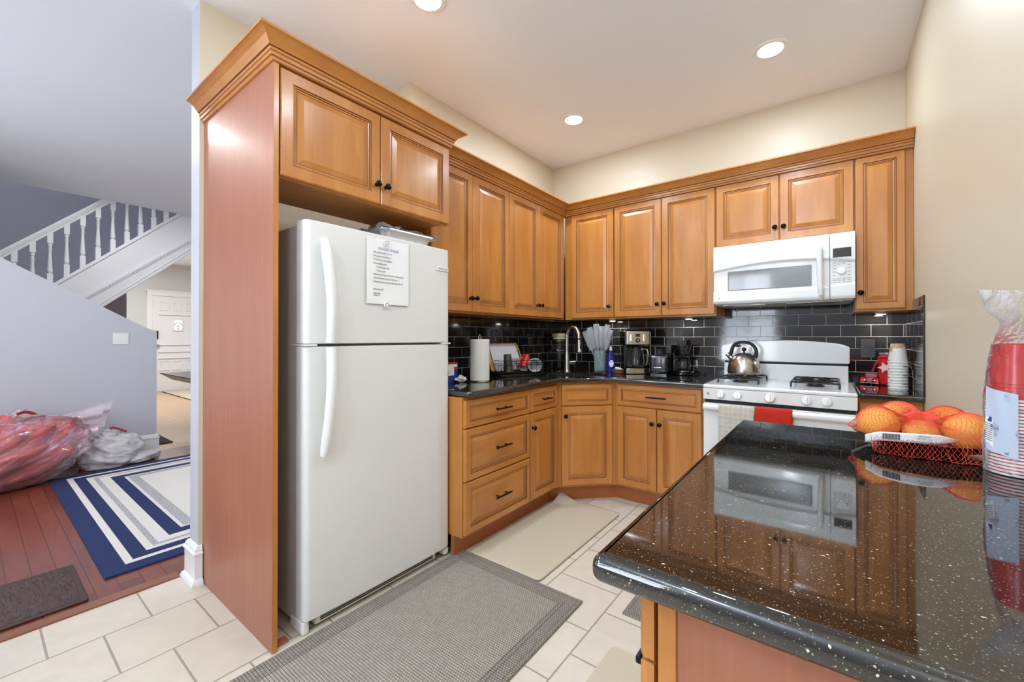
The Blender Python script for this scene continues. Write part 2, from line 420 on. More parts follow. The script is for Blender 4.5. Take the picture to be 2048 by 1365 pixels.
    def grid(s, fn, nu, nv, mi=0, cu=False, cv=False):
        V = [[s.bm.verts.new(fn(i/nu, j/nv)) for j in range(nv if cv else nv+1)] for i in range(nu if cu else nu+1)]
        for i in range(nu):
            for j in range(nv):
                f = s.bm.faces.new((V[i][j], V[(i+1) % len(V)][j], V[(i+1) % len(V)][(j+1) % len(V[0])], V[i][(j+1) % len(V[0])]))
                f.material_index = mi; f.smooth = True
        return s
    def text(s, string, size, matrix, mi=0, depth=.0004, align='CENTER'):
        cu = bpy.data.curves.new('t', 'FONT'); cu.body = string; cu.size = size; cu.extrude = depth; cu.align_x = align; cu.resolution_u = 2
        o = bpy.data.objects.new('t', cu); COL.objects.link(o)
        dg = bpy.context.evaluated_depsgraph_get(); me = bpy.data.meshes.new_from_object(o.evaluated_get(dg))
        t = bmesh.new(); t.from_mesh(me); bpy.data.meshes.remove(me); bpy.data.objects.remove(o); bpy.data.curves.remove(cu)
        return s.add(t, mi, False, matrix)
    def build(s, name, mats, parent=None, loc=None, rot=None, sharp=35, xf=None):
        if xf is not None: s.bm.transform(xf)
        me = bpy.data.meshes.new(name); s.bm.to_mesh(me); s.bm.free()
        if not isinstance(mats, (list, tuple)): mats = [mats]
        for m_ in mats: me.materials.append(M[m_] if isinstance(m_, str) else m_)
        if sharp and any(p.use_smooth for p in me.polygons): me.set_sharp_from_angle(angle=math.radians(sharp))
        o = bpy.data.objects.new(name, me); COL.objects.link(o)
        if sharp and any(p.use_smooth for p in me.polygons):
            md = o.modifiers.new('weighted_normals', 'WEIGHTED_NORMAL'); md.keep_sharp = True; md.weight = 90
        if parent: o.parent = parent
        if loc is not None: o.location = loc
        if rot is not None: o.rotation_euler = rot
        return o
def tag(o, label, cat, group=None, kind=None):
    o['label'] = label; o['category'] = cat
    if group: o['group'] = group
    if kind: o['kind'] = kind
    return o
def thing(name, label, cat, loc=(0, 0, 0), rz=0, group=None):
    o = bpy.data.objects.new(name, None); o.empty_display_size = .05; COL.objects.link(o)
    o.location = loc; o.rotation_euler = (0, 0, rz); return tag(o, label, cat, group)
def struct(g, name, mats, **kw):
    o = g.build(name, mats, **kw); o['kind'] = 'structure'; return o
def copy_tree(o, parent=None):
    c = o.copy(); COL.objects.link(c)
    if parent: c.parent = parent
    for ch in list(o.children): copy_tree(ch, c)
    return c
def catmull(pts, n=8, closed=False):
    P = [Vector(p) for p in pts]; out = []; L = len(P)
    for i in range(L if closed else L-1):
        g = lambda k: P[k % L] if closed else P[max(0, min(L-1, k))]
        p0, p1, p2, p3 = g(i-1), g(i), g(i+1), g(i+2)
        for k in range(n):
            t = k/n; out.append(.5*((2*p1)+(-p0+p2)*t+(2*p0-5*p1+4*p2-p3)*t*t+(-p0+3*p1-3*p2+p3)*t**3))
    if not closed: out.append(P[-1])
    return out
def rrect(x0, x1, y0, y1, r, n=5):
    o = []
    for cx, cy, a in ((x1-r, y0+r, -PI/2), (x1-r, y1-r, 0), (x0+r, y1-r, PI/2), (x0+r, y0+r, PI)):
        for k in range(n+1): o.append((cx+r*math.cos(a+PI/2*k/n), cy+r*math.sin(a+PI/2*k/n)))
    return o

# ================================================================== SETTING
H = 2.871; XR = 2.564; YB = -5.2
g = G(); g.box(-.46, 2.70, YB, .12, -.06, 0); struct(g, 'floor', 'floor_tile')
g = G(); g.box(-3.58, -.46, YB, .42, -.06, -.001); struct(g, 'floor_living', 'plank_cherry')
g = G(); g.box(-9.9, -3.58, YB, .42, -.06, -.001); struct(g, 'floor_hall', 'plank_glare')
g = G(); g.prism([(-.500, 0), (-.435, 0), (-.437, .007), (-.494, .009), (-.500, .006)], YB, -2.83, axis='y'); struct(g, 'trim_1', 'threshold_wood')
g = G(); g.box(-4.83, 2.70, YB, .12, H, H+.08); g.box(-4.83, -.41, .12, .42, H, H+.08); struct(g, 'ceiling', 'paint_ceiling')
g = G(); g.box(-9.9, -5.96, YB, .42, H, H+.08); struct(g, 'ceiling_hall', 'paint_ceiling')
g = G(); g.box(0, XR+.1, 0, .12, 0, H); struct(g, 'wall_back', 'paint_tan')
g = G(); g.box(XR, XR+.12, YB, 0, 0, H); struct(g, 'wall_right', 'paint_tan')
# wall between kitchen and living room; lavender on the living side and the end, tan on the kitchen side
g = G(); g.box(-.41, -.29, -2.795, .42, 0, H)
for f in g.bm.faces:
    f.normal_update(); f.material_index = 1 if f.normal.x > .5 else 0
struct(g, 'wall_left', ['paint_lavender', 'paint_tan'])
g = G(); g.box(-.29, 0, -1.757, .12, 0, H); struct(g, 'wall_left_chase', 'paint_tan')
# rear wall with two windows
g = G()
wins = [(-2.65, -1.15, .55, 2.45), (.53, 1.42, .75, 2.40)]
xs = [-9.9, -2.65, -1.15, .53, 1.42, XR+.12]
for a, b in ((xs[0], xs[1]), (xs[2], xs[3]), (xs[4], xs[5])): g.box(a, b, YB-.12, YB, 0, 5.2 if a < -9 else H)
for a, b, c, d in wins: g.box(a, b, YB-.12, YB, 0, c); g.box(a, b, YB-.12, YB, d, H)
struct(g, 'wall_rear', 'paint_lavender')
for k, (a, b, c, d) in enumerate(wins):
    g = G()
    for bx in ((a-.07, a+.03, c-.05, d+.07), (b-.03, b+.07, c-.05, d+.07), (a-.07, b+.07, c-.07, c+.03), (a-.07, b+.07, d-.03, d+.07), (a, b, (c+d)/2-.02, (c+d)/2+.02)):
        g.box(bx[0], bx[1], YB-.05, YB+.02, bx[2], bx[3])
    g.box((a+b)/2-.012, (a+b)/2+.012, YB-.03, YB-.005, c, d)
    w = struct(g, 'window_%d' % (k+1), 'trim_white')
    g = G(); g.box(a, b, YB-.075, YB-.07, c, d); g.build('pane', 'clear_glass', w)
    if k == 1:
        g = G()
        for i in range(27): g.box(a+.03, b-.42, YB-.02, YB-.005, c+.04+i*.06, c+.04+i*.06+.012)
        g.build('blind', 'blind_white', w)
# street side and party walls
g = G(); g.box(-9.92, -9.8, YB, .42, 0, H); struct(g, 'wall_front', 'paint_foyer')
g = G(); g.box(-9.9, -.41, .42, .54, 0, 5.2); struct(g, 'wall_party', 'paint_lavender')
# sloped knee wall of the stairs, seen from the living room
sl = (1.902-1.308)/(3.31-2.36)
g = G(); g.prism([(YB, 0), (-2.272, 0), (-2.272, 1.270), (-2.290, 1.280), (-2.36, 1.308), (-2.36-(H-1.308)/sl, H), (YB, H)], -3.64, -3.522, axis='x')
struct(g, 'wall_knee', 'paint_lavender')
base_prof = [(0, 0), (.032, 0), (.033, .012), (.028, .024), (.020, .031), (.018, .034), (.018, .146), (.024, .150), (.024, .158), (.016, .164), (.016, .174), (.008, .188), (0, .190)]
def baseboard(path, name):
    g = G(); g.sweep(path, base_prof); return struct(g, name, 'trim_white')
baseboard([(-.41, .42), (-.41, -2.795), (-.29, -2.795), (-.29, -2.781)], 'baseboard_left')
baseboard([(-3.522, YB), (-3.522, -2.272), (-3.64, -2.272), (-3.64, YB)][::-1][::-1], 'baseboard_knee')
# stairwell walls
X5 = -5.9; s5 = .9286
g = G(); g.prism([(YB, 0), (-2.107, 0), (-2.107, 1.90), (.42, 1.90+s5*2.527), (.42, 5.2), (YB, 5.2)], X5-.1, X5, axis='x'); struct(g, 'wall_stair', 'paint_stair_wall')
g = G(); g.box(-4.83, -4.75, YB, .42, H+.08, 5.2); struct(g, 'wall_stair_upper', 'paint_stair_wall')
g = G(); g.box(X5-.1, -4.75, YB, .54, 5.2, 5.28); struct(g, 'ceiling_stair', 'paint_ceiling')

# ================================================================== FRONT DOOR (street side)
dY = lambda u: -.917+(u-318)*.00886
dZ = lambda v: 2.06-(v-600)*.01098
XD = -9.8
g = G()
g.box(XD, XD+.03, dY(294.5), dY(305), 0, dZ(583), 0, .006); g.box(XD, XD+.03, -.13, .0, 0, dZ(583), 0, .006); g.box(XD, XD+.035, dY(294.5), 0, dZ(593), dZ(583), 0, .006)
g.box(XD, XD+.05, dY(293), .01, dZ(584), dZ(581.5), 0, .004)
door = struct(g, 'door_1', 'trim_white')
g = G()
g.box(XD, XD+.015, dY(305), -.13, 0.005, dZ(593.5))
cols = [(317, 338), (344, 364), (371, 391), (397, 405)]
for a, b in cols:
    for v0, v1 in ((605, 621), (725, 744)):
        y0, y1, z0, z1 = dY(a), dY(b), dZ(v1), dZ(v0)
        g.box(XD+.015, XD+.03, y0, y1, z1-.02, z1+.012, 0, .004); g.box(XD+.015, XD+.03, y0, y1, z0-.012, z0+.02, 0, .004)
        g.box(XD+.015, XD+.026, y0, y0+.03, z0, z1, 0, .004); g.box(XD+.015, XD+.026, y1-.03, y1, z0, z1, 0, .004)
for v in (630, 692, 706, 719): g.box(XD+.015, XD+.045, dY(316), -.16, dZ(v)-.018, dZ(v)+.012, 0, .005)
g.build('door_slab', 'trim_white', door)
g = G(); g.box(XD+.015, XD+.04, dY(345), dY(366), dZ(664), dZ(639), 0, .005); fr = g.build('glass_frame', 'trim_white', door)
g = G(); g.box(XD+.035, XD+.043, dY(348), dY(363), dZ(661), dZ(642)); g.build('pane', 'door_glass_glow', fr)
g = G(); g.box(XD+.040, XD+.046, dY(355)-.006, dY(355)+.006, dZ(661), dZ(650)); g.tube([(XD+.043, dY(355)+.06*math.cos(a), dZ(652)+.06*math.sin(a)) for a in [PI*k/8 for k in range(9)]], .006, 5); g.build('leading', 'black_matte', fr)
g = G(); g.box(XD+.015, XD+.05, dY(311.5), dY(316), dZ(680), dZ(664), 0, .004); g.build('deadbolt', 'black_plastic', door)
g = G(); g.lathe([(0, 0), (.03, 0), (.02, .02), (.035, .04), (.03, .06), (0, .065)], (0, 0, 0), 12, 0, Matrix.Translation((XD+.015, dY(314), dZ(694))) @ Matrix.Rotation(PI/2, 4, 'Y')); g.build('knob', 'brushed_steel', door)

# ================================================================== STAIRCASE
st = thing('staircase', 'white painted staircase with turned balusters rising behind the sloped grey wall', 'staircase', (-4.83, -3.6, 0))
XS = -4.83
def toL(x, y, z): return (x+4.83, y+3.6, z)
# slopes measured in the plane of the outer stringer
zrb = lambda y: 2.054 + .978*(y+3.244)          # underside of handrail
zst = lambda y: 1.821 + .9490*(y+2.882)         # top of stringer
zmd = lambda y: 1.659 + .8700*(y+2.626)
zbt = lambda y: 1.591 + .9286*(y+2.479)         # bottom of stringer
Y0, Y1 = -3.9, -1.0
def band(name, za, zb_, x0, x1, bev=.006, par=st, y0=Y0, y1=Y1):
    g = G(); g.prism([(y0+3.6, za(y0)), (y1+3.6, za(y1)), (y1+3.6, zb_(y1)), (y0+3.6, zb_(y0))], x0, x1, axis='x', bev=bev); return g.build(name, 'trim_white', par)
band('stringer', zbt, zst, -.04, 0)
o = band('molding', lambda y: zst(y)-.035, lambda y: zst(y)+.012, -.06, .02)
o = band('molding', lambda y: zmd(y)+.02, lambda y: zmd(y)+.065, -.02, .022)
o = band('molding', lambda y: zmd(y)+.0, lambda y: zmd(y)+.022, -.02, .012, .004)
o = band('molding', zbt, lambda y: zbt(y)+.04, -.02, .02)
o = band('molding', lambda y: zbt(y)+.05, lambda y: zbt(y)+.07, -.02, .01, .004)
g = G()
for dz0, dz1, hw in ((0, .035, .022), (.03, .055, .03), (.05, .10, .034)):
    g.prism([(Y0+3.6, zrb(Y0)+dz0), (-1.9+3.6, zrb(-1.9)+dz0), (-1.9+3.6, zrb(-1.9)+dz1), (Y0+3.6, zrb(Y0)+dz1)], -.02-hw, -.02+hw, axis='x', bev=.008)
g.build('handrail', 'trim_white', st)
# one turned baluster, cut square at the slopes
for k in range(-4, 12):
    y = -3.175+.1273*k
    z0, z1 = zst(y)-.01, zrb(y)+.02
    L = z1-z0
    g = G()
    zq = z0+.15; zp = z1-.12
    g.box(-.043, .003, y+3.6-.023, y+3.6+.023, z0, zq, 0, .002); g.box(-.043, .003, y+3.6-.023, y+3.6+.023, zp, z1, 0, .002)
    D = zp-zq
    pr = [(.016, 0), (.010, .012), (.014, .025), (.010, .035), (.0155, .06), (.017, .10), (.015, .18), (.0105, .55), (.009, .72), (.013, .75), (.009, .78), (.013, .81), (.009, .85), (.010, .9), (.014, .94), (.012, .97), (.016, 1)]
    g.lathe([(r*1.38, t*D) for r, t in pr], (-.02, y+3.6, zq), 12)
    g.build('baluster', 'trim_white', st)
g = G()
for i in range(14):
    y = -3.75+.2*i; z = zst(y)-.22
    g.box(-1.05, -.03, y+3.6, y+3.6+.24, z-.03, z); g.box(-1.05, -.03, y+3.6+.0, y+3.6+.02, z-.2, z-.02)
g.build('steps', 'trim_white', st)
g = G(); g.prism([(Y0+3.6, zbt(Y0)), (Y1+3.6, zbt(Y1)), (Y1+3.6, zbt(Y1)+.02), (Y0+3.6, zbt(Y0)+.02)], -1.05, -.03, axis='x'); g.build('soffit', 'trim_white', st)

# ================================================================== RECESSED LIGHTS
def downlight(x, y, label, power=8.8):
    t = thing('recessed_light', label, 'ceiling light', (x, y, H), 0, 'recessed lights in the kitchen ceiling')
    g = G(); g.lathe([(.062, -.001), (.066, -.007), (.086, -.006), (.092, 0), (.062, 0)], n=40); g.build('trim_ring', 'trim_white', t)
    g = G(); g.lathe([(0, -.003), (.062, -.003), (.062, -.0005), (0, -.0005)], n=32); g.build('lens', 'lamp_glow', t)
    l = area('downlight_lamp', (0, 0, -.012), (0, 0, 0), .12, .12, power, WARM, 'DISK'); l.parent = t
downlight(1.916, -.706, 'round recessed ceiling light above the range and microwave')
downlight(.625, -.71, 'round recessed ceiling light nearest the corner of the cabinets')
downlight(.611, -2.126, 'round recessed ceiling light cut by the top edge of the photo above the refrigerator')
for x, y in ((1.916, -2.126), (1.916, -3.8), (.611, -3.8)): downlight(x, y, 'round recessed ceiling light behind the camera side of the kitchen')
for x, y, p in ((-1.8, -1.2, 10), (-1.8, -3.2, 13), (-7.6, -1.6, 62), (-5.3, -3.6, 34), (-3.9, -2.4, 9)):  # unseen lights added to brighten living room, hall and stairwell
    z = H-.02 if x > -4.8 or x < -5.9 else 5.15
    area('room_fill', (x, y, z), (0, 0, 0), .3, .3, p, (1, .97, .95) if x > -3 else (.96, .97, 1), 'DISK')
# ================================================================== CABINETS
RAISED = [(0, 0, 0), (0, -.015, 0), (.004, -.0195, 0), (.047, -.0195, 0), (.0495, -.015, 1), (.0555, -.0165, 0), (.0575, -.0125, 1), (.063, -.0115, 0), (.0655, -.0105, 1), (.089, -.0175, 0)]
RAISED_S = [(0, 0, 0), (0, -.015, 0), (.004, -.0195, 0), (.036, -.0195, 0), (.0385, -.015, 1), (.0445, -.0165, 0), (.0465, -.0125, 1), (.052, -.0115, 0), (.0545, -.0105, 1), (.076, -.0175, 0)]
FLAT = [(0, 0, 0), (0, -.015, 0), (.004, -.0195, 0), (.032, -.0195, 0), (.0345, -.0155, 1), (.040, -.017, 0), (.0425, -.0125, 1), (.046, -.012, 0)]
WD = ['cabinet_wood', 'wood_glaze']; WH = ['cabinet_wood_horizontal', 'wood_glaze']
def knob(parent, x, z, y=-.0195):
    g = G(); g.lathe([(0, 0), (.009, 0), (.009, .003), (.005, .006), (.005, .014), (.012, .018), (.0155, .024), (.013, .030), (.006, .033), (0, .0335)], n=18, mat=Matrix.Translation((x, y, z)) @ Matrix.Rotation(PI/2, 4, 'X'))
    g.build('knob', 'knob_bronze', parent)
def pull(parent, x, z, w=.128, y=-.0195):
    g = G()
    for sx in (-1, 1): g.cyl((0, 0, 0), .004, .028, 10, 0, Matrix.Translation((x+sx*w*.28, y, z)) @ Matrix.Rotation(PI/2, 4, 'X'))
    g.tube([(x-w/2, y-.03, z), (x+w/2, y-.03, z)], .0055, 10); g.build('pull_handle', 'black_metal', parent)
def cabinet(name, label, loc, rz, w, z0, z1, d, doors=(), drawers=(), toe=False, panel=None, cat='cabinet'):
    """local frame: x along the front, front frame at y=0, facing -y"""
    t = thing(name, label, cat, loc, rz)
    g = G(); g.box(0, w, 0, d, z0, z1); g.build('body', 'cabinet_wood', t)
    if toe:
        g = G(); g.box(0, w, .065, .085, .001, z0); g.build('toe_kick', 'toe_wood', t)
    for dd in doors:
        x0, x1, a, b = dd[:4]
        g = G(); g.front(x0, x1, a, b, RAISED if (x1-x0) > .25 else RAISED_S, -.001); o = g.build('door', WD, t)
        if len(dd) > 4: knob(o, dd[4], dd[5])
    for dd in drawers:
        x0, x1, a, b, h = dd
        g = G(); g.front(x0, x1, a, b, FLAT if b-a < .18 else RAISED_S, -.001); o = g.build('drawer', WH, t)
        if h: pull(o, (x0+x1)/2, (a+b)/2, .1 if x1-x0 < .33 else .14)
    return t
R90 = PI/2
ZU, ZT = 1.373, 2.264
# left run, upper
t = cabinet('wall_cabinet', 'tall upper cabinet pair beside the refrigerator on the left wall', (.31, -1.862, 0), R90, .736, 1.362, 2.30, .308,
        [(.003, .355, ZU, ZT, .325, 1.460), (.358, .734, ZU, ZT, .375, 1.462)])
g = G(); g.box(-.0, .018, .308, .565, 1.362, 2.30); g.build('side_panel', 'cabinet_wood', t)
t = cabinet('wall_cabinet', 'tall upper cabinet pair on the left wall, beside the inside corner', (.31, -1.1255, 0), R90, .795, 1.362, 2.30, .308,
        [(.003, .376, ZU, ZT, .348, 1.461), (.379, .755, ZU, ZT, .398, 1.463)])
# back run, upper
t = cabinet('wall_cabinet', 'single door upper cabinet in the inside corner above the sink', (.312, -.31, 0), 0, .4685, 1.362, 2.30, .308, [(.073, .4625, ZU, ZT, .429, 1.461)])
t = cabinet('wall_cabinet', 'widest tall upper cabinet pair, left of the microwave above the coffee makers', (.7815, -.31, 0), 0, .762, 1.362, 2.30, .308,
        [(.003, .381, ZU, ZT, .355, 1.461), (.385, .757, ZU, ZT, .407, 1.463)])
t = cabinet('wall_cabinet', 'short upper cabinet pair directly above the white microwave', (1.545, -.31, 0), 0, .7605, 1.832, 2.30, .308,
        [(.003, .379, 1.838, ZT, .357, 1.921), (.383, .757, 1.838, ZT, .405, 1.921)])
t = cabinet('wall_cabinet', 'narrow single door upper cabinet at the right wall beside the microwave', (2.306, -.31, 0), 0, .256, 1.362, 2.30, .308, [(.003, .222, ZU, ZT, .026, 1.469)])
CP = [(-.03, .09), (-.03, 0), (0, 0), (.004, 0), (.0075, .003), (.0075, .010), (.011, .012), (.0135, .014), (.0135, .026), (.0165, .028), (.018, .030), (.0195, .035), (.019, .040), (.024, .043), (.030, .052), (.042, .066), (.056, .076), (.064, .080), (.070, .081), (.070, .090), (-.03, .090)]
CM = [0, 0, 0, 0, 0, 0, 1, 0, 0, 1, 0, 0, 1, 0, 0, 0, 0, 0, 0, 0]
g = G(); g.sweep([(.3295, -1.86), (.3295, -.3295), (2.562, -.3295)], [(o, z+2.266) for o, z in CP], mis=CM)
tag(g.build('crown_molding', WH), 'long stained crown molding over the upper cabinets of both walls', 'molding')
# cabinet round the refrigerator
t = thing('refrigerator_cabinet', 'tall cabinet surround with side panel and two doors over the refrigerator', 'cabinet', (.469, -2.777, 0), R90)
g = G(); g.box(0, .019, -.02, .757, .001, 2.27); g.build('side_panel', ['side_laminate'], t)
g = G(); g.box(.0005, .0185, -.0215, -.0203, .002, 2.262); g.build('edge_band', 'cabinet_wood', t)
g = G(); g.box(.021, .912, 0, .372, 1.846, 2.27)
g.box(.019, .912, -.001, .018, 1.832, 2.27); g.build('body', 'cabinet_wood', t)
for x0, x1, kx in ((.026, .470, .447), (.474, .911, .497)):
    g = G(); g.front(x0, x1, 1.838, 2.258, RAISED, -.001); o = g.build('door', WD, t); knob(o, kx, 1.923)
g = G(); g.sweep([(-.289, -2.779), (.4905, -2.779), (.4905, -1.862), (.33, -1.862)], [(o, z+2.266) for o, z in CP], mis=CM)
cr = g.build('crown_molding', WH, t, xf=(Matrix.Translation((.469, -2.777, 0)) @ rot_z(R90)).inverted())
g = G(); g.box(.03, .07, .0, .035, .001, .012, 0, .002); g.cyl((.05, .018, .012), .004, .004, 10, 0); g.build('floor_bracket', 'side_laminate', t)

# base cabinets
ZB, ZC = .118, .880
t = cabinet('base_cabinet', 'base cabinet with three stacked drawers beside the refrigerator', (.594, -1.87, 0), R90, .608, ZB, ZC, .59,
        (), [(.006, .604, .713, .866, 1), (.006, .604, .424, .706, 1), (.006, .604, .134, .417, 1)], True)
t = cabinet('base_cabinet', 'narrow base cabinet with one small drawer over one door, left of the sink corner', (.594, -1.2615, 0), R90, .347, ZB, ZC, .59,
        [(.004, .330, .134, .706, .020, .612)], [(.004, .330, .713, .866, 1)], True)
A45 = PI/4
t = thing('corner_sink_cabinet', 'angled corner base cabinet below the sink with one door', 'cabinet', (.594, -.914, 0), A45)
X45 = (Matrix.Translation((.594, -.914, 0)) @ rot_z(A45)).inverted()
g = G(); g.prism([(.003, -.9135), (.594, -.9135), (.914, -.594), (.914, -.003), (.003, -.003)], ZB, .70); g.prism([(.58, -.9135), (.594, -.9135), (.914, -.594), (.914, -.58), (.90, -.59), (.59, -.895)], .70, ZC)
g.build('body', 'cabinet_wood', t, xf=X45)
g = G(); g.prism([(.529, -.9135), (.529, -.887), (.887, -.529), (.914, -.529), (.914, -.509), (.88, -.509), (.509, -.88), (.509, -.9135)], .001, ZB); g.build('toe_kick', 'toe_wood', t, xf=X45)
g = G(); g.front(.036, .418, .134, .706, RAISED, -.001); o = g.build('door', WD, t); knob(o, .062, .640)
g = G(); g.front(.036, .418, .713, .866, FLAT, -.001); g.build('drawer_front', WH, t)
t = cabinet('base_cabinet', 'wide base cabinet with one long drawer over two doors, left of the range', (.9145, -.594, 0), 0, .6285, ZB, ZC, .59,
        [(.018, .306, .134, .706, .280, .606), (.310, .602, .134, .706, .333, .606)], [(.018, .602, .713, .866, 1)], True)
t = cabinet('base_cabinet', 'small base cabinet between the range and the right wall', (2.308, -.594, 0), 0, .253, ZB, ZC, .59,
        [(.004, .209, .134, .706, .025, .60)], [(.004, .209, .713, .862, 0)], True)
# peninsula cabinet, doors facing -x
t = thing('peninsula_cabinet', 'base cabinet of the peninsula with smooth end panel in the foreground', 'cabinet', (2.005, -1.86, 0), -R90)
g = G(); g.box(0, 1.05, 0, .555, .10, .872); g.box(0, 1.05, .07, .555, .001, .10); g.build('body', 'cabinet_wood', t)
g = G(); g.box(1.05, 1.066, .028, .555, .001, .872); g.build('end_panel', 'side_laminate', t)
g = G(); g.box(1.05, 1.070, .004, .028, .001, .872, 0, .002); g.build('corner_stile', 'cabinet_wood', t)
for x0, x1 in ((.01, .525), (.535, 1.066)):
    g = G(); g.front(x0, x1, .775, .866, FLAT, -.002); o = g.build('drawer', WH, t); pull(o, (x0+x1)/2, .82)
    g = G(); g.front(x0, x1, .115, .770, RAISED, -.002); o = g.build('door', WD, t)
    g = G(); g.box(x1-.055, x1-.005, -.030, -.021, .757, .767, 0, .002); g.build('pull_handle', 'black_metal', o)

# ================================================================== COUNTERTOPS
def slab(outline, z0, z1, r, hole=None, keep=()):
    """granite slab: rounded edge all round"""
    g = G(); n = 5
    prof = [(-r*(1-math.sin(PI/2*k/n)), z0+r*(1-math.cos(PI/2*k/n))) for k in range(n+1)]
    prof += [(-r*(1-math.cos(PI/2*k/n)), z1-r*(1-math.sin(PI/2*k/n))) for k in range(n+1)]
    L = len(outline); rings = []
    P = [Vector(p) for p in outline]
    for i in range(L):
        d0 = (P[i]-P[i-1]).normalized(); d1 = (P[(i+1) % L]-P[i]).normalized()
        n0 = Vector((d0.y, -d0.x)); n1 = Vector((d1.y, -d1.x)); m = n0+n1; m = m/m.dot(n0)
        rings.append([g.bm.verts.new((P[i].x+m.x*o, P[i].y+m.y*o, z)) for o, z in prof])
    for i in range(L):
        A, B = rings[i], rings[(i+1) % L]
        for k in range(len(prof)-1):
            f = g.bm.faces.new((A[k], B[k], B[k+1], A[k+1])); f.smooth = True
    for zi in (0, -1):
        top = [rg[zi] for rg in rings]
        if hole:
            hv = [g.bm.verts.new((p[0], p[1], z1 if zi else z0)) for p in hole]
            es = [g.bm.edges.get((top[i], top[(i+1) % L])) for i in range(L)] + [g.bm.edges.new((hv[i], hv[(i+1) % len(hv)])) for i in range(len(hv))]
            bmesh.ops.triangle_fill(g.bm, use_beauty=True, use_dissolve=False, edges=es)
            if zi: hv1 = hv
            else: hv0 = hv
        else: g.bm.faces.new(top)
    if hole:
        for i in range(len(hole)): g.bm.faces.new((hv0[i], hv0[(i+1) % len(hole)], hv1[(i+1) % len(hole)], hv1[i]))
    bmesh.ops.recalc_face_normals(g.bm, faces=g.bm.faces[:]); return g
def arc(c, r, a0, a1, n=5): return [(c[0]+r*math.cos(a0+(a1-a0)*k/n), c[1]+r*math.sin(a0+(a1-a0)*k/n)) for k in range(n+1)]
sk = (.575, -.575); e1 = Vector((.7071, .7071)); e2 = Vector((-.7071, .7071))
hole = [tuple(Vector(sk)+e1*a+e2*b) for a, b in rrect(-.22, .22, -.165, .165, .07, 6)]
g = slab([(.004, -1.869)] + arc((.614, -1.839), .03, -PI/2, 0) + [(.644, -.925), (.925, -.644), (1.5425, -.644), (1.5425, -.004), (.004, -.004)], .8815, .914, .012, hole)
ct = tag(g.build('countertop', 'granite', sharp=50), 'black granite countertop running round the corner from refrigerator to range', 'countertop')
g = slab([(2.309, -.644), (2.5615, -.644), (2.5615, -.004), (2.309, -.004)], .8815, .914, .012)
tag(g.build('countertop', 'granite', sharp=50), 'small black granite countertop right of the range holding paper cups', 'countertop')
g = slab(arc((1.943, -2.957), .013, PI, 1.5*PI) + [(2.5615, -2.97), (2.5615, -1.807), (1.958, -1.807)] + arc((1.945, -1.822), .015, PI/2, PI, 3), .874, .914, .017)
tag(g.build('countertop', 'granite', sharp=50), 'large speckled black granite peninsula countertop in the foreground', 'countertop')
# backsplash
g = G(); g.box(.007, XR-.007, -.007, -.0005, .914, 1.445); g.build('wall_backsplash_back', 'subway_back')['kind'] = 'structure'
g = G(); g.box(.0005, .007, -1.87, -.0005, .914, 1.362); g.build('wall_backsplash_left', 'subway_left')['kind'] = 'structure'
g = G(); g.box(XR-.007, XR-.0005, -.645, -.0005, .9145, 1.415); g.box(XR-.009, XR, -.649, -.645, .9145, 1.417, 1); g.build('wall_backsplash_right', ['subway_left', 'black_plastic'])['kind'] = 'structure'

# sink
t = thing('corner_sink', 'stainless steel sink set in the corner countertop', 'sink', (sk[0], sk[1], .914), A45)
g = G()
rin = lambda k, z: [(p[0]*k[0], p[1]*k[1], z) for p in rrect(-.22, .22, -.165, .165, .07, 6)]
rs = [rin((1.07, 1.09), -.0335), rin((1.0, 1.0), -.0335), rin((.985, .98), -.036), rin((.975, .965), -.05), rin((.96, .94), -.16), rin((.9, .86), -.18), rin((.1, .12), -.185)]
V = [[g.bm.verts.new(p) for p in r_] for r_ in rs]
for A, B in zip(V, V[1:]):
    for i in range(len(A)):
        f = g.bm.faces.new((A[i], A[(i+1) % len(A)], B[(i+1) % len(A)], B[i])); f.smooth = True
g.bm.faces.new(V[-1]); g.build('basin', 'brushed_steel', t)
g = G(); g.lathe([(0, -.183), (.04, -.183), (.045, -.18), (.03, -.181), (0, -.182)]); g.build('drain', 'chrome', t)

# faucet, single-lever pull-down
t = thing('kitchen_faucet', 'brushed steel gooseneck pull-down faucet behind the corner sink', 'faucet', (.366, -.372, .914), math.radians(72))
g = G(); g.lathe([(0, 0), (.031, 0), (.031, .006), (.025, .012), (.024, .02), (.0205, .10), (.019, .14), (.0145, .17), (0, .17)]); g.build('base', 'brushed_steel', t)
pts = catmull([(0, 0, .15), (0, 0, .30), (0, -.012, .345), (0, -.05, .378), (0, -.105, .372), (0, -.138, .335), (0, -.148, .285)], 8)
g = G(); g.tube(pts, .0148, 14); g.build('neck', 'brushed_steel', t)
g = G(); g.lathe([(0, 0), (.0145, 0), (.0145, .008), (0, .008)], mat=Matrix.Translation((0, -.148, .278))); g.build('collar', 'black_plastic', t)
g = G(); g.lathe([(0, 0), (.022, 0), (.0235, .01), (.021, .03), (.016, .08), (.0135, .105), (0, .105)], mat=Matrix.Translation((0, -.156, .170)) @ Matrix.Rotation(-.09, 4, 'X')); sh = g.build('spray_head', 'brushed_steel', t)
g = G(); g.lathe([(0, 0), (.012, 0), (.012, .003), (0, .004)], sy=1.6, mat=Matrix.Translation((.0, -.177, .215)) @ Matrix.Rotation(PI/2, 4, 'X')); g.build('spray_button', 'black_matte', sh)
g = G(); g.tube([(.01, 0, .075), (.085, 0, .075)], [.017, .0175], 16); g.tube(catmull([(.08, 0, .078), (.102, 0, .085), (.112, 0, .11), (.112, 0, .155)], 6), .0055, 8); g.build('lever', 'brushed_steel', t)

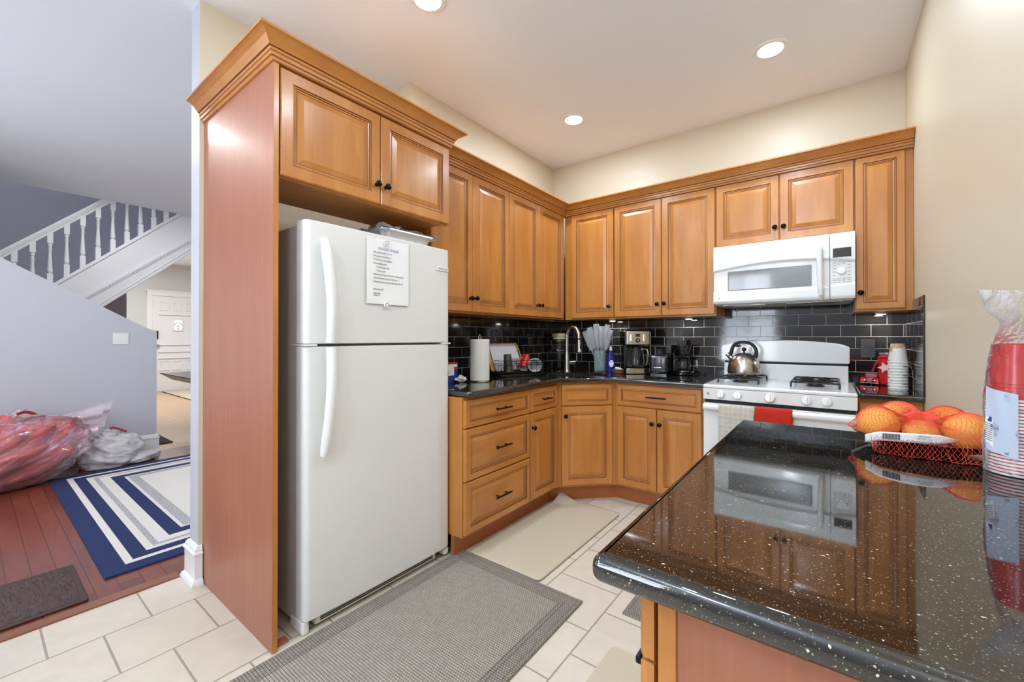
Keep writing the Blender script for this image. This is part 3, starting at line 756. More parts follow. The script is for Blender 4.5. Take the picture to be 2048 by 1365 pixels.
# ================================================================== REFRIGERATOR
t = thing('refrigerator', 'white top-freezer refrigerator standing under the tall cabinet', 'refrigerator', (.43, -2.665, 0), R90)
FW = .792; FZ = 1.687
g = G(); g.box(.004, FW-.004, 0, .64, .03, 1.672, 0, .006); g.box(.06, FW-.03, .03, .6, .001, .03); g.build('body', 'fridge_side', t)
def fdoor(z0, z1, nm):
    g = G(); r = .028
    pl = [(0, 0), (0, -.045)] + [(r*(1-math.cos(a)), -.045-.03*math.sin(a)) for a in [PI/2*k/6 for k in range(1, 7)]]
    mid = [(FW*k/10, -.075-.006*math.sin(PI*k/10)) for k in range(1, 10)]
    pl = pl + mid + [(FW-p[0], p[1]) for p in pl[::-1]]
    g.prism(pl, z0, z1, bev=.006, seg=2)
    o = g.build(nm, 'fridge_white', t)
    g = G(); g.box(.02, FW-.02, -.002, .004, z0+.01, z1-.01); g.build('gasket', 'gray_line', o); return o
fz = fdoor(1.180, FZ, 'freezer_door'); fr = fdoor(.058, 1.170, 'refrigerator_door')
def fhandle(par, zs, flip):
    # long bowed handle
    xs_ = .070
    n_ = 14; g = G()
    for i in range(1):
        pts = []; rr = []
        for k in range(n_+1):
            u = k/n_; z = zs[0]+(zs[1]-zs[0])*u
            pts.append((.066+.024*math.sin(PI/2*u), -.088-.034*math.sin(PI*min(1, .12+.66*u)), z)); rr.append(.022 if u > .1 else .015+.07*u)
        g.tube(pts, rr, 12, flat=.8)
    g.build('handle', 'white_enamel', par)
fhandle(fz, (1.612, 1.186), 0); fhandle(fr, (.722, 1.164), 1)
for bx in ((.0, .05), (FW-.06, FW)):
    g = G(); g.box(bx[0], bx[1], -.078, .05, 1.171, 1.179, 0, .002); g.build('hinge', 'white_plastic', t)
for bx in ((.0, .03, -.06, .05, .001, .056), (FW-.035, FW, -.065, .05, .012, .05)):
    g = G(); g.box(*bx, 0, .01, 3); g.build('foot', 'white_plastic', t)
g = G(); g.box(.06, FW-.08, -.045, 0, .012, .052, 0, .004); gr = g.build('base_grille', 'white_plastic', t)
g = G()
for z in (.022, .03, .038): g.box(.08, FW-.1, -.047, -.0445, z, z+.004)
g.build('grille_slots', 'dark_gap', gr)
FR = Matrix.Translation((0, -.0825, 0)) @ Matrix.Rotation(PI/2, 4, 'X')   # text plane on the door
g = G(); g.box(.69, .772, -.0815, -.078, 1.566, 1.588, 0, .002); nb = g.build('name_badge', 'white_plastic', t)
g = G(); g.text('FRIGIDAIRE', .013, Matrix.Translation((.731, -.0820, 1.5735)) @ Matrix.Rotation(PI/2, 4, 'X')); g.build('lettering', 'gray_line', nb)
# sheet of paper and its two magnets, on the freezer door
pt = thing('paper_notice', 'printed house rules sheet held on the freezer door by two magnets', 'paper', (.5145, -2.283, 1.362), R90)
g = G(); g.grid(lambda u, v: (-.116+.232*u, -.0030-.0020*math.sin(PI*u)*(1-v)-.0012*math.cos(7*u), .305*v), 12, 10); g.build('sheet', 'paper_white', pt)
TX = lambda x, z: Matrix.Translation((x, -.0064, z)) @ Matrix.Rotation(PI/2, 4, 'X')
g = G(); g.text('HOUSE RULES', .018, TX(0, .252)); g.build('heading', 'ink_blue', pt)
g = G()
for s_, x, z in (('* No smoking inside the house', -.085, .236), ('* No parties on the property', -.085, .219), ('* Do not disturb the neighbors', -.085, .202), ('* No overnight guests', -.085, .185), ('* Check in after 4pm', -.068, .168), ('* Out by 11am', -.068, .151),
                 ('* Please turn the lights off, the air conditioning and', -.085, .134), ('  the heat off when you leave the house', -.085, .117), ('* Take the trash to the bins at the end of the stay', -.085, .100), ('Enjoy your stay!', -.083, .066), ('Your Hosts', -.083, .047), ('Thank you', -.083, .038)):
    g.text(s_, .0082, TX(x, z), align='LEFT')
g.build('printed_text', 'ink', pt)
for z, lb in ((1.650, 'small round white magnet at the top of the house rules sheet'), (1.360, 'small round white magnet below the house rules sheet')):
    g = G(); g.lathe([(0, 0), (.013, 0), (.0145, .003), (.013, .007), (.008, .006), (.006, .008), (0, .008)], n=20, mat=Matrix.Rotation(PI/2, 4, 'Y')); g.lathe([(.0065, .0062), (.0095, .0070), (.0095, .0074), (.0065, .0068)], n=20, mi=1, mat=Matrix.Rotation(PI/2, 4, 'Y')); tag(g.build('magnet', ['white_plastic', 'gray_line'], loc=(.522, -2.298, z)), lb, 'magnet')
# foil pan and crumpled film on top
t = thing('foil_pan', 'crumpled aluminium foil pans on top of the refrigerator', 'foil pan', (.275, -2.055, 1.674), R90); t.scale = (1, 1, 1.6)
g = G(); rs = []
for k, (r_, z) in enumerate([((.13, .085), 0), ((.155, .105), .052), ((.185, .13), .056), ((.185, .13), .053), ((.15, .10), .048), ((.12, .08), .006)]):
    rs.append([g.bm.verts.new((p[0]*r_[0]+random.uniform(-.004, .004), p[1]*r_[1]+random.uniform(-.004, .004), z+random.uniform(-.003, .003))) for p in rrect(-1, 1, -1, 1, .3, 6)])
for A, B in zip(rs, rs[1:]):
    for i in range(len(A)): g.bm.faces.new((A[i], A[(i+1) % len(A)], B[(i+1) % len(A)], B[i]))
g.bm.faces.new(rs[0][::-1]); g.bm.faces.new(rs[-1]); g.build('pan', 'foil', t)
g = G(); g.grid(lambda u, v: (-.19+.38*u+.02*noise.noise((u*5, v*5, 1)), -.13+.25*v, .062+.018*noise.noise((u*6, v*6, 3))+.012*noise.noise((u*17, v*17, 3))), 22, 16); g.build('foil_sheet', 'foil', t, sharp=20)
t = thing('plastic_wrap', 'crumpled clear wrap lying left of the foil pans on the refrigerator', 'plastic wrap', (.24, -2.315, 1.675), R90)
g = G(); g.grid(lambda u, v: ((.11*(1+.3*noise.noise((u*6, v*4, 7))))*math.sin(PI*v)*math.cos(2*PI*u), .09*math.sin(PI*v)*math.sin(2*PI*u), .004+.04*(1-math.cos(PI*v))*.8*(1+.5*noise.noise((u*8, v*6, 9)))), 24, 12, cu=True); g.build('wrap', 'clear_film', t, sharp=15)

# ================================================================== MICROWAVE
t = thing('microwave', 'white over-the-range microwave under the short cabinets', 'microwave', (1.547, -.375, 1.426), 0)
MW, MH = .758, .402
g = G(); g.box(0, MW, .003, .372, .012, MH, 0, .004); g.build('body', 'white_enamel', t)
def mwf(x0, x1):
    g = G()
    zu = lambda x: .232+.036*math.sin(PI*min(1, max(0, x/MW)))**.9 if x < MW else .232
    zl = lambda x: .094-.020*math.sin(PI*min(1, max(0, x/MW)))
    def P(u, v):
        x = x0+(x1-x0)*u; z = .010+(MH-.012)*v
        s1 = min(1, max(0, (zu(x)-z)/.012)); s2 = min(1, max(0, (z-zl(x))/.007))
        y = -.034+.016*s1*s2
        if z > .33: y += .010*((z-.33)/.07)**2
        if z < .03: y += .012*((.03-z)/.02)**2
        return (x, y, z)
    g.grid(P, 40, 110)
    for x in (x0, x1): g.quad([(x, .003, .010), (x, -.02, .010), (x, -.02, MH-.002), (x, .003, MH-.002)])
    g.quad([(x0, .004, MH-.002), (x1, .004, MH-.002), (x1, -.026, MH-.002), (x0, -.026, MH-.002)]); g.quad([(x0, .004, .010), (x1, .004, .010), (x1, -.024, .010), (x0, -.024, .010)])
    bmesh.ops.recalc_face_normals(g.bm, faces=g.bm.faces[:])
    return g
dr = mwf(0, .6385).build('door', 'white_enamel', t, sharp=60)
cp = mwf(.6415, MW).build('control_panel', 'white_enamel', t, sharp=60)
g = G(); g.box(.092, .546, -.0205, -.0165, .100, .219, 0, .002); g.build('window', 'microwave_glass', dr)
g = G(); g.box(.086, .552, -.0195, -.015, .094, .225, 0, .001); g.build('window_frame', 'gray_line', dr)
g = G(); g.tube([(.60, -.035, .015), (.597, -.066, .04), (.595, -.072, .10), (.593, -.074, .18), (.592, -.072, .26), (.592, -.066, .31), (.593, -.038, .327)], [.013, .016, .0175, .0175, .017, .0155, .011], 14, flat=.9); g.build('handle', 'white_enamel', dr)
g = G(); g.box(.655, .740, -.0365, -.033, .253, .307); g.build('display', 'dark_screen', cp)
g = G(); g.lathe([(0, 0), (.024, 0), (.022, .008), (.017, .013), (0, .014)], mat=Matrix.Translation((.696, -.018, .173)) @ Matrix.Rotation(PI/2, 4, 'X')); g.build('dial', 'white_enamel', cp)
g = G()
for z in (.222, .206, .188, .168, .148):
    for x in (.662, .731): g.box(x-.008, x+.008, -.0195, -.0175, z, z+.003)
for z in (.225, .213): 
    for x in (.683, .705): g.box(x-.009, x+.009, -.0195, -.0175, z, z+.003)
for z in (.128, .118, .106):
    for x in (.662, .684, .707, .731): g.box(x-.009, x+.009, -.0195, -.0175, z, z+.0025)
g.build('keypad_print', 'gray_line', cp)
g = G(); g.box(.030, .040, -.0345, -.033, .043, .051); g.text('GE', .008, Matrix.Translation((.05, -.034, .043)) @ Matrix.Rotation(PI/2, 4, 'X')); g.build('badge', 'gray_line', dr)
g = G(); g.box(.35, MW-.02, -.0305, -.029, .340, .3412); g.build('vent_seam', 'gray_line', t)
g = G(); g.box(.01, MW-.01, -.015, .365, 0, .014, 0, .003); un = g.build('underside', 'gray_line', t)
g = G()
for x0, x1 in ((.05, .30), (.42, .67)):
    g.box(x0, x1, .02, .16, -.003, .002, 0)
g.build('filter', 'brushed_steel', un)
for bx in ((.56, .70), (.07, .17)):
    g = G(); g.box(bx[0], bx[1], -.008, .012, -.002, .004); g.build('lamp_lens', 'lid_cream', un)

# ================================================================== RANGE
t = thing('gas_range', 'white freestanding gas range with towels hanging on its oven door', 'range', (1.545, -.665, 0), 0)
RW = .758
g = G(); g.box(.004, RW-.004, .0, .655, .05, .905, 0, .004); g.box(.03, RW-.03, .06, .6, .001, .05); g.build('body', 'white_enamel', t)
g = G(); g.box(0, RW, -.038, .60, .893, .915, 0, .008, 3)
g.build('cooktop', 'white_enamel', t)
g = G(); g.prism([(-.028, .822), (-.036, .892), (.01, .892), (.01, .822)], 0, RW, axis='x', bev=.004, seg=2); cp = g.build('control_panel', 'white_enamel', t)
g = G(); g.box(.006, RW-.006, -.004, .002, .800, .824); g.build('vent_gap', 'dark_gap', t)
g = G(); g.box(.002, RW-.002, -.035, -.001, .225, .800, 0, .008, 3); od = g.build('oven_door', 'white_enamel', t)
g = G(); g.box(.14, RW-.14, -.038, -.033, .35, .62, 0, .003); g.build('oven_window', 'dark_screen', od)
g = G(); g.box(.002, RW-.002, -.030, -.001, .055, .218, 0, .008, 3); g.build('storage_drawer', 'white_enamel', t)
g = G(); g.prism([(-.033, .796), (-.060, .796), (-.072, .785), (-.072, .768), (-.060, .758), (-.050, .762), (-.050, .775), (-.033, .780)], .006, RW-.006, axis='x', bev=.004, seg=2); g.build('handle', 'white_enamel', od)
for k, x in enumerate((.101, .195, .364, .538, .627)):
    r_ = .027 if k == 2 else .0235
    g = G(); mt = Matrix.Translation((x, -.033, .857)) @ Matrix.Rotation(PI/2-.1, 4, 'X')
    g.lathe([(0, 0), (r_, 0), (r_*1.02, .006), (r_*.86, .014), (r_*.8, .022), (0, .023)], n=24, mat=mt)
    g.box(-.004, .004, -r_*.8, r_*.8, .018, .030, 0, .002, mat=mt); g.build('knob', 'white_enamel', cp)
g = G(); g.box(.025, .037, -.0345, -.033, .850, .864); g.build('oven_light_switch', 'gray_line', cp)
# backguard with arched top
bt = [(k/16*RW, 1.155+.034*math.sin(PI*k/16)**.75) for k in range(17)]
g = G(); g.box(.008, RW-.022, .575, .64, .905, 1.022, 0, .004); g.build('backguard_riser', 'white_enamel', t)
g = G(); g.box(.012, RW-.026, .578, .64, 1.020, 1.040); g.build('oven_vent', 'dark_gap', t)
g = G(); pl = [(-.012, 1.036), (-.012, 1.145)] + [(-.012+x*.992+.002, z) for x, z in bt[1:-1]] + [(RW-.016, 1.145), (RW-.016, 1.036)]
g.prism(pl, .563, .645, axis='y', bev=.009, seg=3); g.build('backguard', 'white_enamel', t)
# grates and burners
for x0, x1 in ((.055, .285), (.455, .685)):
    g = G()
    y0, y1, zt = .125, .545, .942
    for x in (x0, x1): g.tube(catmull([(x, y0, .916), (x, y0+.012, zt-.004), (x, y0+.03, zt), (x, (y0+y1)/2, zt), (x, y1-.03, zt), (x, y1-.012, zt-.004), (x, y1, .916)], 4), .0055, 6)
    for y in (y0+.015, (y0+y1)/2, y1-.015): g.tube([(x0, y, zt), (x1, y, zt)], .0055, 6)
    xm = (x0+x1)/2
    for yc in (y0+.11, y1-.11):
        for a in range(4):
            c_, s_ = math.cos(a*PI/2+PI/4), math.sin(a*PI/2+PI/4)
            g.tube(catmull([(xm+c_*.022, yc+s_*.022, zt+.001), (xm+c_*.06, yc+s_*.06, zt+.006), (xm+c_*.125, yc+s_*.115, zt)], 4), .005, 6)
    g.build('grate', 'cast_iron', t)
    for yc in (y0+.11, y1-.11):
        g = G(); g.lathe([(0, 0), (.045, 0), (.047, .006), (.036, .010), (.035, .016), (.028, .019), (0, .019)], (xm, yc, .915), 24); g.build('burner', 'cast_iron', t)
# towels over the oven handle
def towel(x0, x1, zb_, m_, label, name, th=.004, lines=False):
    t2 = thing(name, label, 'towel', (1.545+x0, -.665, .79)); w = x1-x0
    path = [(-.0455, -.07), (-.046, -.03), (-.050, .010), (-.062, .0125), (-.077, .004), (-.080, -.02), (-.079, zb_-.79)]
    pp = [(a, b) for a, b in path]
    g = G()
    pv = [Vector((a, b)) for a, b in pp]; full = []
    for i in range(len(pv)-1):
        k_ = 12 if i == len(pv)-2 else 2
        for k in range(k_): full.append(pv[i].lerp(pv[i+1], k/k_))
    full.append(pv[-1]); nn = len(full)-1
    g.grid(lambda u, v: (u*w+.006*(v > .5)*(v-.5)*math.sin(3*u), full[round(v*nn)].x-.004*math.sin(9*u+1)*max(0, v-.4), full[round(v*nn)].y), 18, nn)
    o = g.build('cloth', m_, t2); md = o.modifiers.new('s', 'SOLIDIFY'); md.thickness = th; md.offset = 0; return t2
towel(.098, .288, .50, 'towel_check', 'beige checked dish towel hanging on the oven door handle', 'dish_towel')
t2 = towel(.292, .474, .60, 'towel_red', 'small red towel hanging on the oven door handle right of the checked one', 'dish_towel', .008)
# kettle
t = thing('kettle', 'stainless steel whistling kettle with dark handle on the rear left burner', 'kettle', (1.708, -.245, .953), 0)
g = G(); g.lathe([(0, 0), (.094, 0), (.101, .005), (.104, .018), (.103, .04), (.096, .075), (.082, .107), (.060, .132), (.040, .143), (.034, .1445)], n=48); g.build('body', 'steel', t)
g = G(); g.lathe([(0, .150), (.020, .149), (.036, .1455), (.038, .143)], n=32); ld = g.build('lid', 'steel', t)
g = G(); g.lathe([(0, .148), (.006, .148), (.006, .158), (.013, .164), (.015, .172), (.013, .180), (.006, .185), (0, .186)], n=20); g.build('lid_knob', 'black_matte', ld)
g = G(); g.tube([(-.070, 0, .100), (-.096, 0, .127), (-.108, 0, .139)], [.022, .0145, .0145], 14); g.build('spout', 'steel', t)
g = G(); hp = catmull([(-.092, 0, .120), (-.080, 0, .150), (-.073, 0, .180), (-.058, 0, .206), (-.030, 0, .219), (.005, 0, .221), (.040, 0, .211), (.066, 0, .186), (.075, 0, .155), (.070, 0, .122), (.062, 0, .108)], 5)
g.tube(hp, [.014-.004*math.sin(PI*k/(len(hp)-1)) for k in range(len(hp))], 10, flat=1.2); g.build('handle', 'black_matte', t)
g = G(); g.tube([(-.06, 0, .197), (-.035, 0, .195), (-.022, 0, .200)], [.008, .009, .006], 8); g.build('trigger', 'black_matte', t)
# ================================================================== THINGS ON THE COUNTERS
ZCT = .914
# paper towel roll on its holder
t = thing('paper_towel_holder', 'paper towel roll upright on a metal holder near the refrigerator', 'paper towel', (.315, -1.425, ZCT), .3)
g = G(); g.lathe([(0, 0), (.066, 0), (.068, .004), (.064, .008), (0, .009)], n=32); g.build('base', 'chrome', t)
g = G(); g.lathe([(.020, .010), (.0625, .010), (.064, .014), (.064, .278), (.0625, .282), (.022, .282), (.020, .276), (.020, .010)], n=40)
g.box(.03, .0655, -.002, .0, .012, .280, 0, .001); g.build('roll', 'towel_paper', t)
g = G(); g.tube([(0, 0, .005), (0, 0, .27)], .004, 8); g.tube(catmull([(-.0, -.015, .27), (-.0, -.018, .295), (0, 0, .313), (0, .018, .295), (0, .015, .27)], 5), .0035, 8); g.build('rod', 'chrome', t)
# zip bag box
t = thing('storage_bag_box', 'blue and red cardboard box of plastic bags beside the refrigerator', 'box', (.175, -1.645, ZCT), R90)
g = G(); g.box(-.10, .115, -.036, .036, 0, .128, 0, .001); g.build('carton', 'paper_white', t)
g = G(); g.box(.085, .1155, -.0366, .0366, .0, .095); g.box(-.1005, .085, -.0364, -.035, .0, .045); g.build('blue_print', 'box_blue', t)
g = G(); g.box(-.1005, .1155, -.0368, .0368, .118, .1285); g.box(.085, .1157, -.0369, .0369, .08, .1); g.text('Bags', .022, Matrix.Translation((.02, -.0372, .06)) @ Matrix.Rotation(PI/2, 4, 'X')); g.build('red_print', 'box_red', t)
g = G(); g.grid(lambda u, v: (.028*math.sin(PI*v)*math.cos(2*PI*u)*(1+.5*noise.noise((u*6, v*5, 1))), .045*math.sin(PI*v)*math.sin(2*PI*u)*(1+.5*noise.noise((u*5, v*6, 2))), .0275*(1-math.cos(PI*v))*(.6+.5*abs(noise.noise((u*4, v*6, 5))))), 22, 12, cu=True)
tag(g.build('plastic_scrap', 'cup_white_inner', loc=(.245, -1.53, ZCT), sharp=15), 'crumpled white plastic scrap between the bag box and the paper towels', 'plastic')
# dish rack
RK = (.262, -1.128, ZCT); RA = math.atan2(.914, .405)
t = thing('dish_rack', 'black wire dish rack with drip tray left of the sink', 'dish rack', RK, RA)
RL, RD = .385, .262
g = G(); g.box(0, RL, 0, RD, 0, .006, 0, .002)
for b in ((0, RL, 0, .007), (0, RL, RD-.007, RD), (0, .007, 0, RD), (RL-.007, RL, 0, RD)): g.box(*b, .0, .018, 0, .002)
g.build('drip_tray', 'black_plastic', t)
g = G(); w = .0022; q_ = .012
def loop(z, r=w, m_=0):
    return [(p[0], p[1], z) for p in rrect(q_+m_, RL-q_-m_, q_+m_, RD-q_-m_, .03, 4)]
for z in (.028, .085, .098, .118): g.tube(loop(z), w, 6, closed=True)
for k in range(8):
    x = .04+k*.044; g.tube([(x, q_, .028), (x, q_, .118)], .0016, 5); g.tube([(x, RD-q_, .028), (x, RD-q_, .118)], .0016, 5)
for k in range(5):
    y = .04+k*.045; g.tube([(q_, y, .028), (q_, y, .118)], .0016, 5); g.tube([(RL-q_, y, .028), (RL-q_, y, .118)], .0016, 5)
for k in range(17):
    x = .03+k*.0205; g.tube([(x, q_, .026), (x, RD-q_, .026)], .0014, 5)
for k in range(10):
    x = .04+k*.03; g.tube(catmull([(x, .15, .027), (x, .155, .06), (x, .165, .075), (x, .175, .06), (x, .18, .027)], 3), .0014, 5)
g.build('wire_basket', 'black_metal', t)
def leaning(name, mt, label, y0, y1, xb, xt, zb_, zt, th, taper=0, hole=False):
    t = thing(name, label, 'cutting board', (xb, (y0+y1)/2, zb_), 0); w = y1-y0; L = math.hypot(xb-xt, zt-zb_); a = math.atan2(xb-xt, zt-zb_)
    g = G(); pl = rrect(-w/2, w/2, 0, L, .02, 4)
    pl = [(p[0]*(1-taper*p[1]/L), p[1]) for p in pl]
    g.prism(pl, 0, th, axis='x', bev=.002, seg=1)
    if hole: g.box(-.002+th, th+.0008, w/2-.040, w/2-.026, L*.42, L*.72, 1, .0003)
    g.build('board', mt, t, xf=Matrix.Rotation(-a, 4, 'Y')); return t
leaning('cutting_board', ['bamboo', 'dark_gap'], 'tan wooden cutting board leaning on the tiles behind the white one', -1.085, -.650, .118, .035, .944, 1.158, .012, .08, True)
leaning('cutting_board', ['board_white'], 'white cutting board leaning in the dish rack', -1.055, -.715, .140, .058, .944, 1.152, .008, .04)
# cups and glass in the rack
g = G(); g.lathe([(0, .135), (.026, .135), (.029, .133), (.0385, .004), (.040, 0), (.038, 0), (.036, .006), (.027, .128), (0, .128)], n=28, mat=Matrix.Rotation(-.10, 4, 'Y'))
tag(g.build('tumbler', 'cup_olive', loc=(.232, -1.012, .946)), 'dark olive plastic tumbler upside down in the dish rack', 'cup')
g = G(); g.lathe([(0, .118), (.028, .118), (.031, .115), (.044, .006), (.046, 0), (.043, 0), (.030, .108), (0, .110)], n=28, mis=[0, 0, 0, 0, 1, 1, 1], mat=Matrix.Rotation(.62, 4, Vector((-.9, -.1, 0)).normalized()))
tag(g.build('plastic_cup', ['red_plastic', 'cup_white_inner'], loc=(.235, -.845, .965)), 'red plastic cup lying tilted in the dish rack', 'cup')
t = thing('glass_measuring_jug', 'clear glass jug lying on its side at the sink end of the dish rack', 'jug', (.315, -.800, .992), 0)
mt = rot_z(-.75) @ Matrix.Rotation(PI/2, 4, 'Y')
g = G(); g.lathe([(0, -.05), (.042, -.05), (.047, -.045), (.052, .05), (.054, .055), (.050, .055), (.045, -.038), (0, -.044)], n=32, mat=mt); g.build('bowl', 'flute_film', t)
g = G(); g.lathe([(.049, .050), (.0555, .052), (.0555, .058), (.049, .058), (.049, .050)], n=32, mat=mt); g.build('rim', 'flute_film', t)
g = G(); g.tube(catmull([(.02, .035, .0), (.03, .075, .0), (.005, .095, 0), (-.03, .085, 0), (-.04, .05, 0)], 4), .006, 8); g.build('handle', 'jar_glass', t)
# clip-top jar behind the faucet
t = thing('glass_canister', 'clear glass canister with cream lid and wire bail in the counter corner', 'jar', (.150, -.150, ZCT), A45)
g = G(); g.lathe([(0, 0), (.055, 0), (.06, .006), (.06, .23), (.048, .262), (.048, .275), (.044, .275), (.044, .26), (.055, .228), (.055, .012), (0, .008)], n=36); g.build('glass', 'jar_glass', t)
g = G(); g.lathe([(0, .300), (.060, .300), (.065, .306), (.067, .318), (.064, .328), (.04, .334), (0, .335)], n=36); g.lathe([(.046, .276), (.058, .278), (.058, .301), (0, .301)], n=36); g.build('lid', 'lid_cream', t)
g = G(); g.tube(catmull([(-.075, 0, .265), (-.082, -.03, .225), (-.05, -.075, .185), (0, -.09, .175), (.05, -.075, .185), (.082, -.03, .225), (.075, 0, .265)], 5), .003, 6)
g.tube([(x_*.062, y_*.062, .262) for x_, y_ in [(math.cos(2*PI*k/20), math.sin(2*PI*k/20)) for k in range(20)]], .003, 6, closed=True); g.build('wire_bail', 'chrome', t)
# vase and plastic champagne flutes
VX, VY = .610, -.235
t = thing('glass_vase', 'clear glass vase holding plastic flutes right of the faucet', 'vase', (VX, VY, ZCT), .4)
g = G(); g.lathe([(0, 0), (.044, 0), (.047, .004), (.050, .185), (.047, .185), (.043, .014), (0, .012)], n=6); g.build('glass', 'vase_film', t, sharp=20)
FL = [(-.17, -.46, .0), (-.06, -.30, .004), (.03, -.12, .01), (.10, -.05, -.012), (-.02, .04, .018), (.16, .25, -.005), (.10, .33, .013)]
flute = None
for k, (ax, ay, off) in enumerate(FL):
    if flute is None:
        flute = thing('champagne_flute', '', 'glass', (0, 0, 0), 0, 'plastic flutes standing in the glass vase')
        g = G(); g.lathe([(0, 0), (.0035, 0), (.0035, .17), (.006, .19), (.016, .21), (.0235, .25), (.0245, .33), (.0225, .395), (.0215, .395), (.0225, .33), (.0205, .25), (.012, .215), (0, .20)], n=8, flute=.06, fn=4); g.build('bowl', 'flute_film', flute, sharp=25)
        f = flute
    else: f = copy_tree(flute)
    f.location = (VX-.01+off, VY+.008-off*.5, ZCT+.016); sc = .90+.05*(k % 3)
    # lean within the camera-independent frame of the vase, fanned mostly to the left and right
    f.rotation_euler = (ax*.5, ay*.75+.0, .6)
    f.scale = (1, 1, sc)
    f['label'] = ['clear plastic flute leaning farthest left out of the vase', 'clear plastic flute leaning second farthest left in the vase', 'tallest looking clear plastic flute near the middle of the vase', 'clear plastic flute standing behind the middle one in the vase',
                  'clear plastic flute standing nearly upright at the back of the vase', 'clear plastic flute leaning right out of the vase', 'clear plastic flute leaning farthest right toward the blue bottle'][k]
# blue dish soap
t = thing('dish_soap_bottle', 'blue dish soap bottle with white oval label beside the vase', 'bottle', (.705, -.225, ZCT), .62)
g = G(); g.lathe([(0, 0), (.030, 0), (.034, .006), (.035, .04), (.033, .11), (.028, .15), (.018, .175), (.013, .185), (0, .186)], n=28, sy=.7); g.build('bottle', 'blue_liquid', t)
g = G(); g.lathe([(0, .184), (.013, .184), (.013, .198), (.010, .206), (.010, .216), (.006, .219), (0, .219)], n=18); g.build('cap', 'white_plastic', t)
g = G(); g.lathe([(0, 0), (.019, 0), (.019, .002), (0, .0025)], n=28, sy=1.5, mat=Matrix.Translation((0, -.0235, .075)) @ Matrix.Rotation(PI/2, 4, 'X')); lb = g.build('label_sticker', 'paper_white', t)
g = G(); g.text('Dish', .014, Matrix.Translation((0, -.0262, .085)) @ Matrix.Rotation(PI/2, 4, 'X')); g.build('label_print', 'box_blue', lb)
# round dish with sponge
t = thing('sponge_dish', 'round brown dish with a pale sponge beside the blue bottle', 'dish', (.800, -.285, ZCT))
g = G(); g.lathe([(0, 0), (.038, 0), (.044, .006), (.046, .014), (.041, .016), (.045, .022), (.046, .032), (.042, .036), (.038, .03), (.036, .012), (0, .01)], n=32); g.build('dish', 'warm_wood_dish', t)
g = G(); g.box(-.038, .022, -.018, .016, .022, .040, 0, .005, mat=Matrix.Rotation(.22, 4, 'Y') @ rot_z(-.5)); tag(g.build('sponge', 'towel_paper', loc=(.800, -.285, ZCT+.006)), 'pale sponge lying in the round brown dish', 'sponge')
# large coffee maker
t = thing('coffee_maker', 'large stainless and black drip coffee maker with glass carafe', 'coffee maker', (.955, -.262, ZCT), .64)
g = G(); g.box(-.093, .093, 0, .21, 0, .030, 0, .006); g.box(-.083, .083, .125, .205, .03, .235, 0, .008); g.box(-.098, .098, -.0, .205, .235, .350, 0, .010, 3); g.box(-.09, .09, .01, .20, .348, .363, 0, .007); g.build('body', 'black_plastic', t)
g = G(); g.prism([(-.093, .0), (-.091, -.006), (-.05, -.011), (0, -.0125), (.05, -.011), (.091, -.006), (.093, 0)], .004, .046, bev=.002, seg=1); g.build('base_band', 'steel', t)
g = G(); g.prism([(-.1, .03), (-.1, .004), (-.09, -.008), (-.05, -.014), (0, -.016), (.05, -.014), (.09, -.008), (.1, .004), (.1, .03)], .236, .344, bev=.004, seg=2); hd = g.build('head_panel', 'steel', t)
g = G(); g.box(-.022, .012, -.0185, -.0155, .300, .322); g.lathe([(.008, 0), (.018, 0), (.018, .003), (.008, .003), (.008, 0)], n=20, mat=Matrix.Translation((-.005, -.0155, .270)) @ Matrix.Rotation(PI/2, 4, 'X')); g.build('display', 'black_plastic', hd)
g = G()
for x in (-.055, .045): g.box(x-.009, x+.009, -.0185, -.014, .258, .322, 0, .007, 3)
g.build('button_strip', 'chrome', hd)
g = G(); g.box(.099, .103, .0, .03, .05, .335, 0, .001); g.build('side_trim', 'steel', t)
g = G(); g.lathe([(0, .002), (.055, .002), (.066, .02), (.068, .07), (.060, .12), (.045, .155), (.045, .165), (.042, .165), (.057, .118), (.064, .07), (.062, .022), (0, .006)], (0, .062, .046), 36); cf = g.build('carafe', 'jar_glass', t)
g = G(); g.lathe([(0, .164), (.047, .164), (.048, .172), (.03, .18), (0, .181)], (0, .062, .046), 28); g.build('carafe_lid', 'black_plastic', cf)
g = G(); g.tube(catmull([(.043, .045, .20), (.075, .020, .198), (.083, .012, .165), (.082, .012, .10), (.070, .022, .068)], 5), .0085, 10); g.build('carafe_handle', 'steel', cf)
# toaster
t = thing('toaster', 'black two slot toaster between the two coffee makers', 'toaster', (1.125, -.29, ZCT), .10)
g = G(); g.box(-.073, .073, 0, .25, .008, .158, 0, .026, 5); g.box(-.06, .06, .01, .24, 0, .012); g.build('body', 'black_plastic', t)
g = G(); g.box(-.040, -.014, .03, .225, .150, .1592); g.box(.014, .040, .03, .225, .150, .1592); g.build('slots', 'dark_gap', t)
g = G(); g.box(-.026, -.020, -.0015, .002, .055, .135, 0, 0); g.box(.020, .026, -.0015, .002, .055, .135); g.build('lever_track', 'dark_gap', t)
g = G(); g.box(-.03, .03, -.018, .003, .055, .067, 0, .005); g.build('lever', 'steel', t)
g = G(); g.lathe([(0, 0), (.014, 0), (.013, .010), (0, .011)], n=18, mat=Matrix.Translation((0, 0, .032)) @ Matrix.Rotation(PI/2, 4, 'X')); g.build('dial', 'black_matte', t)
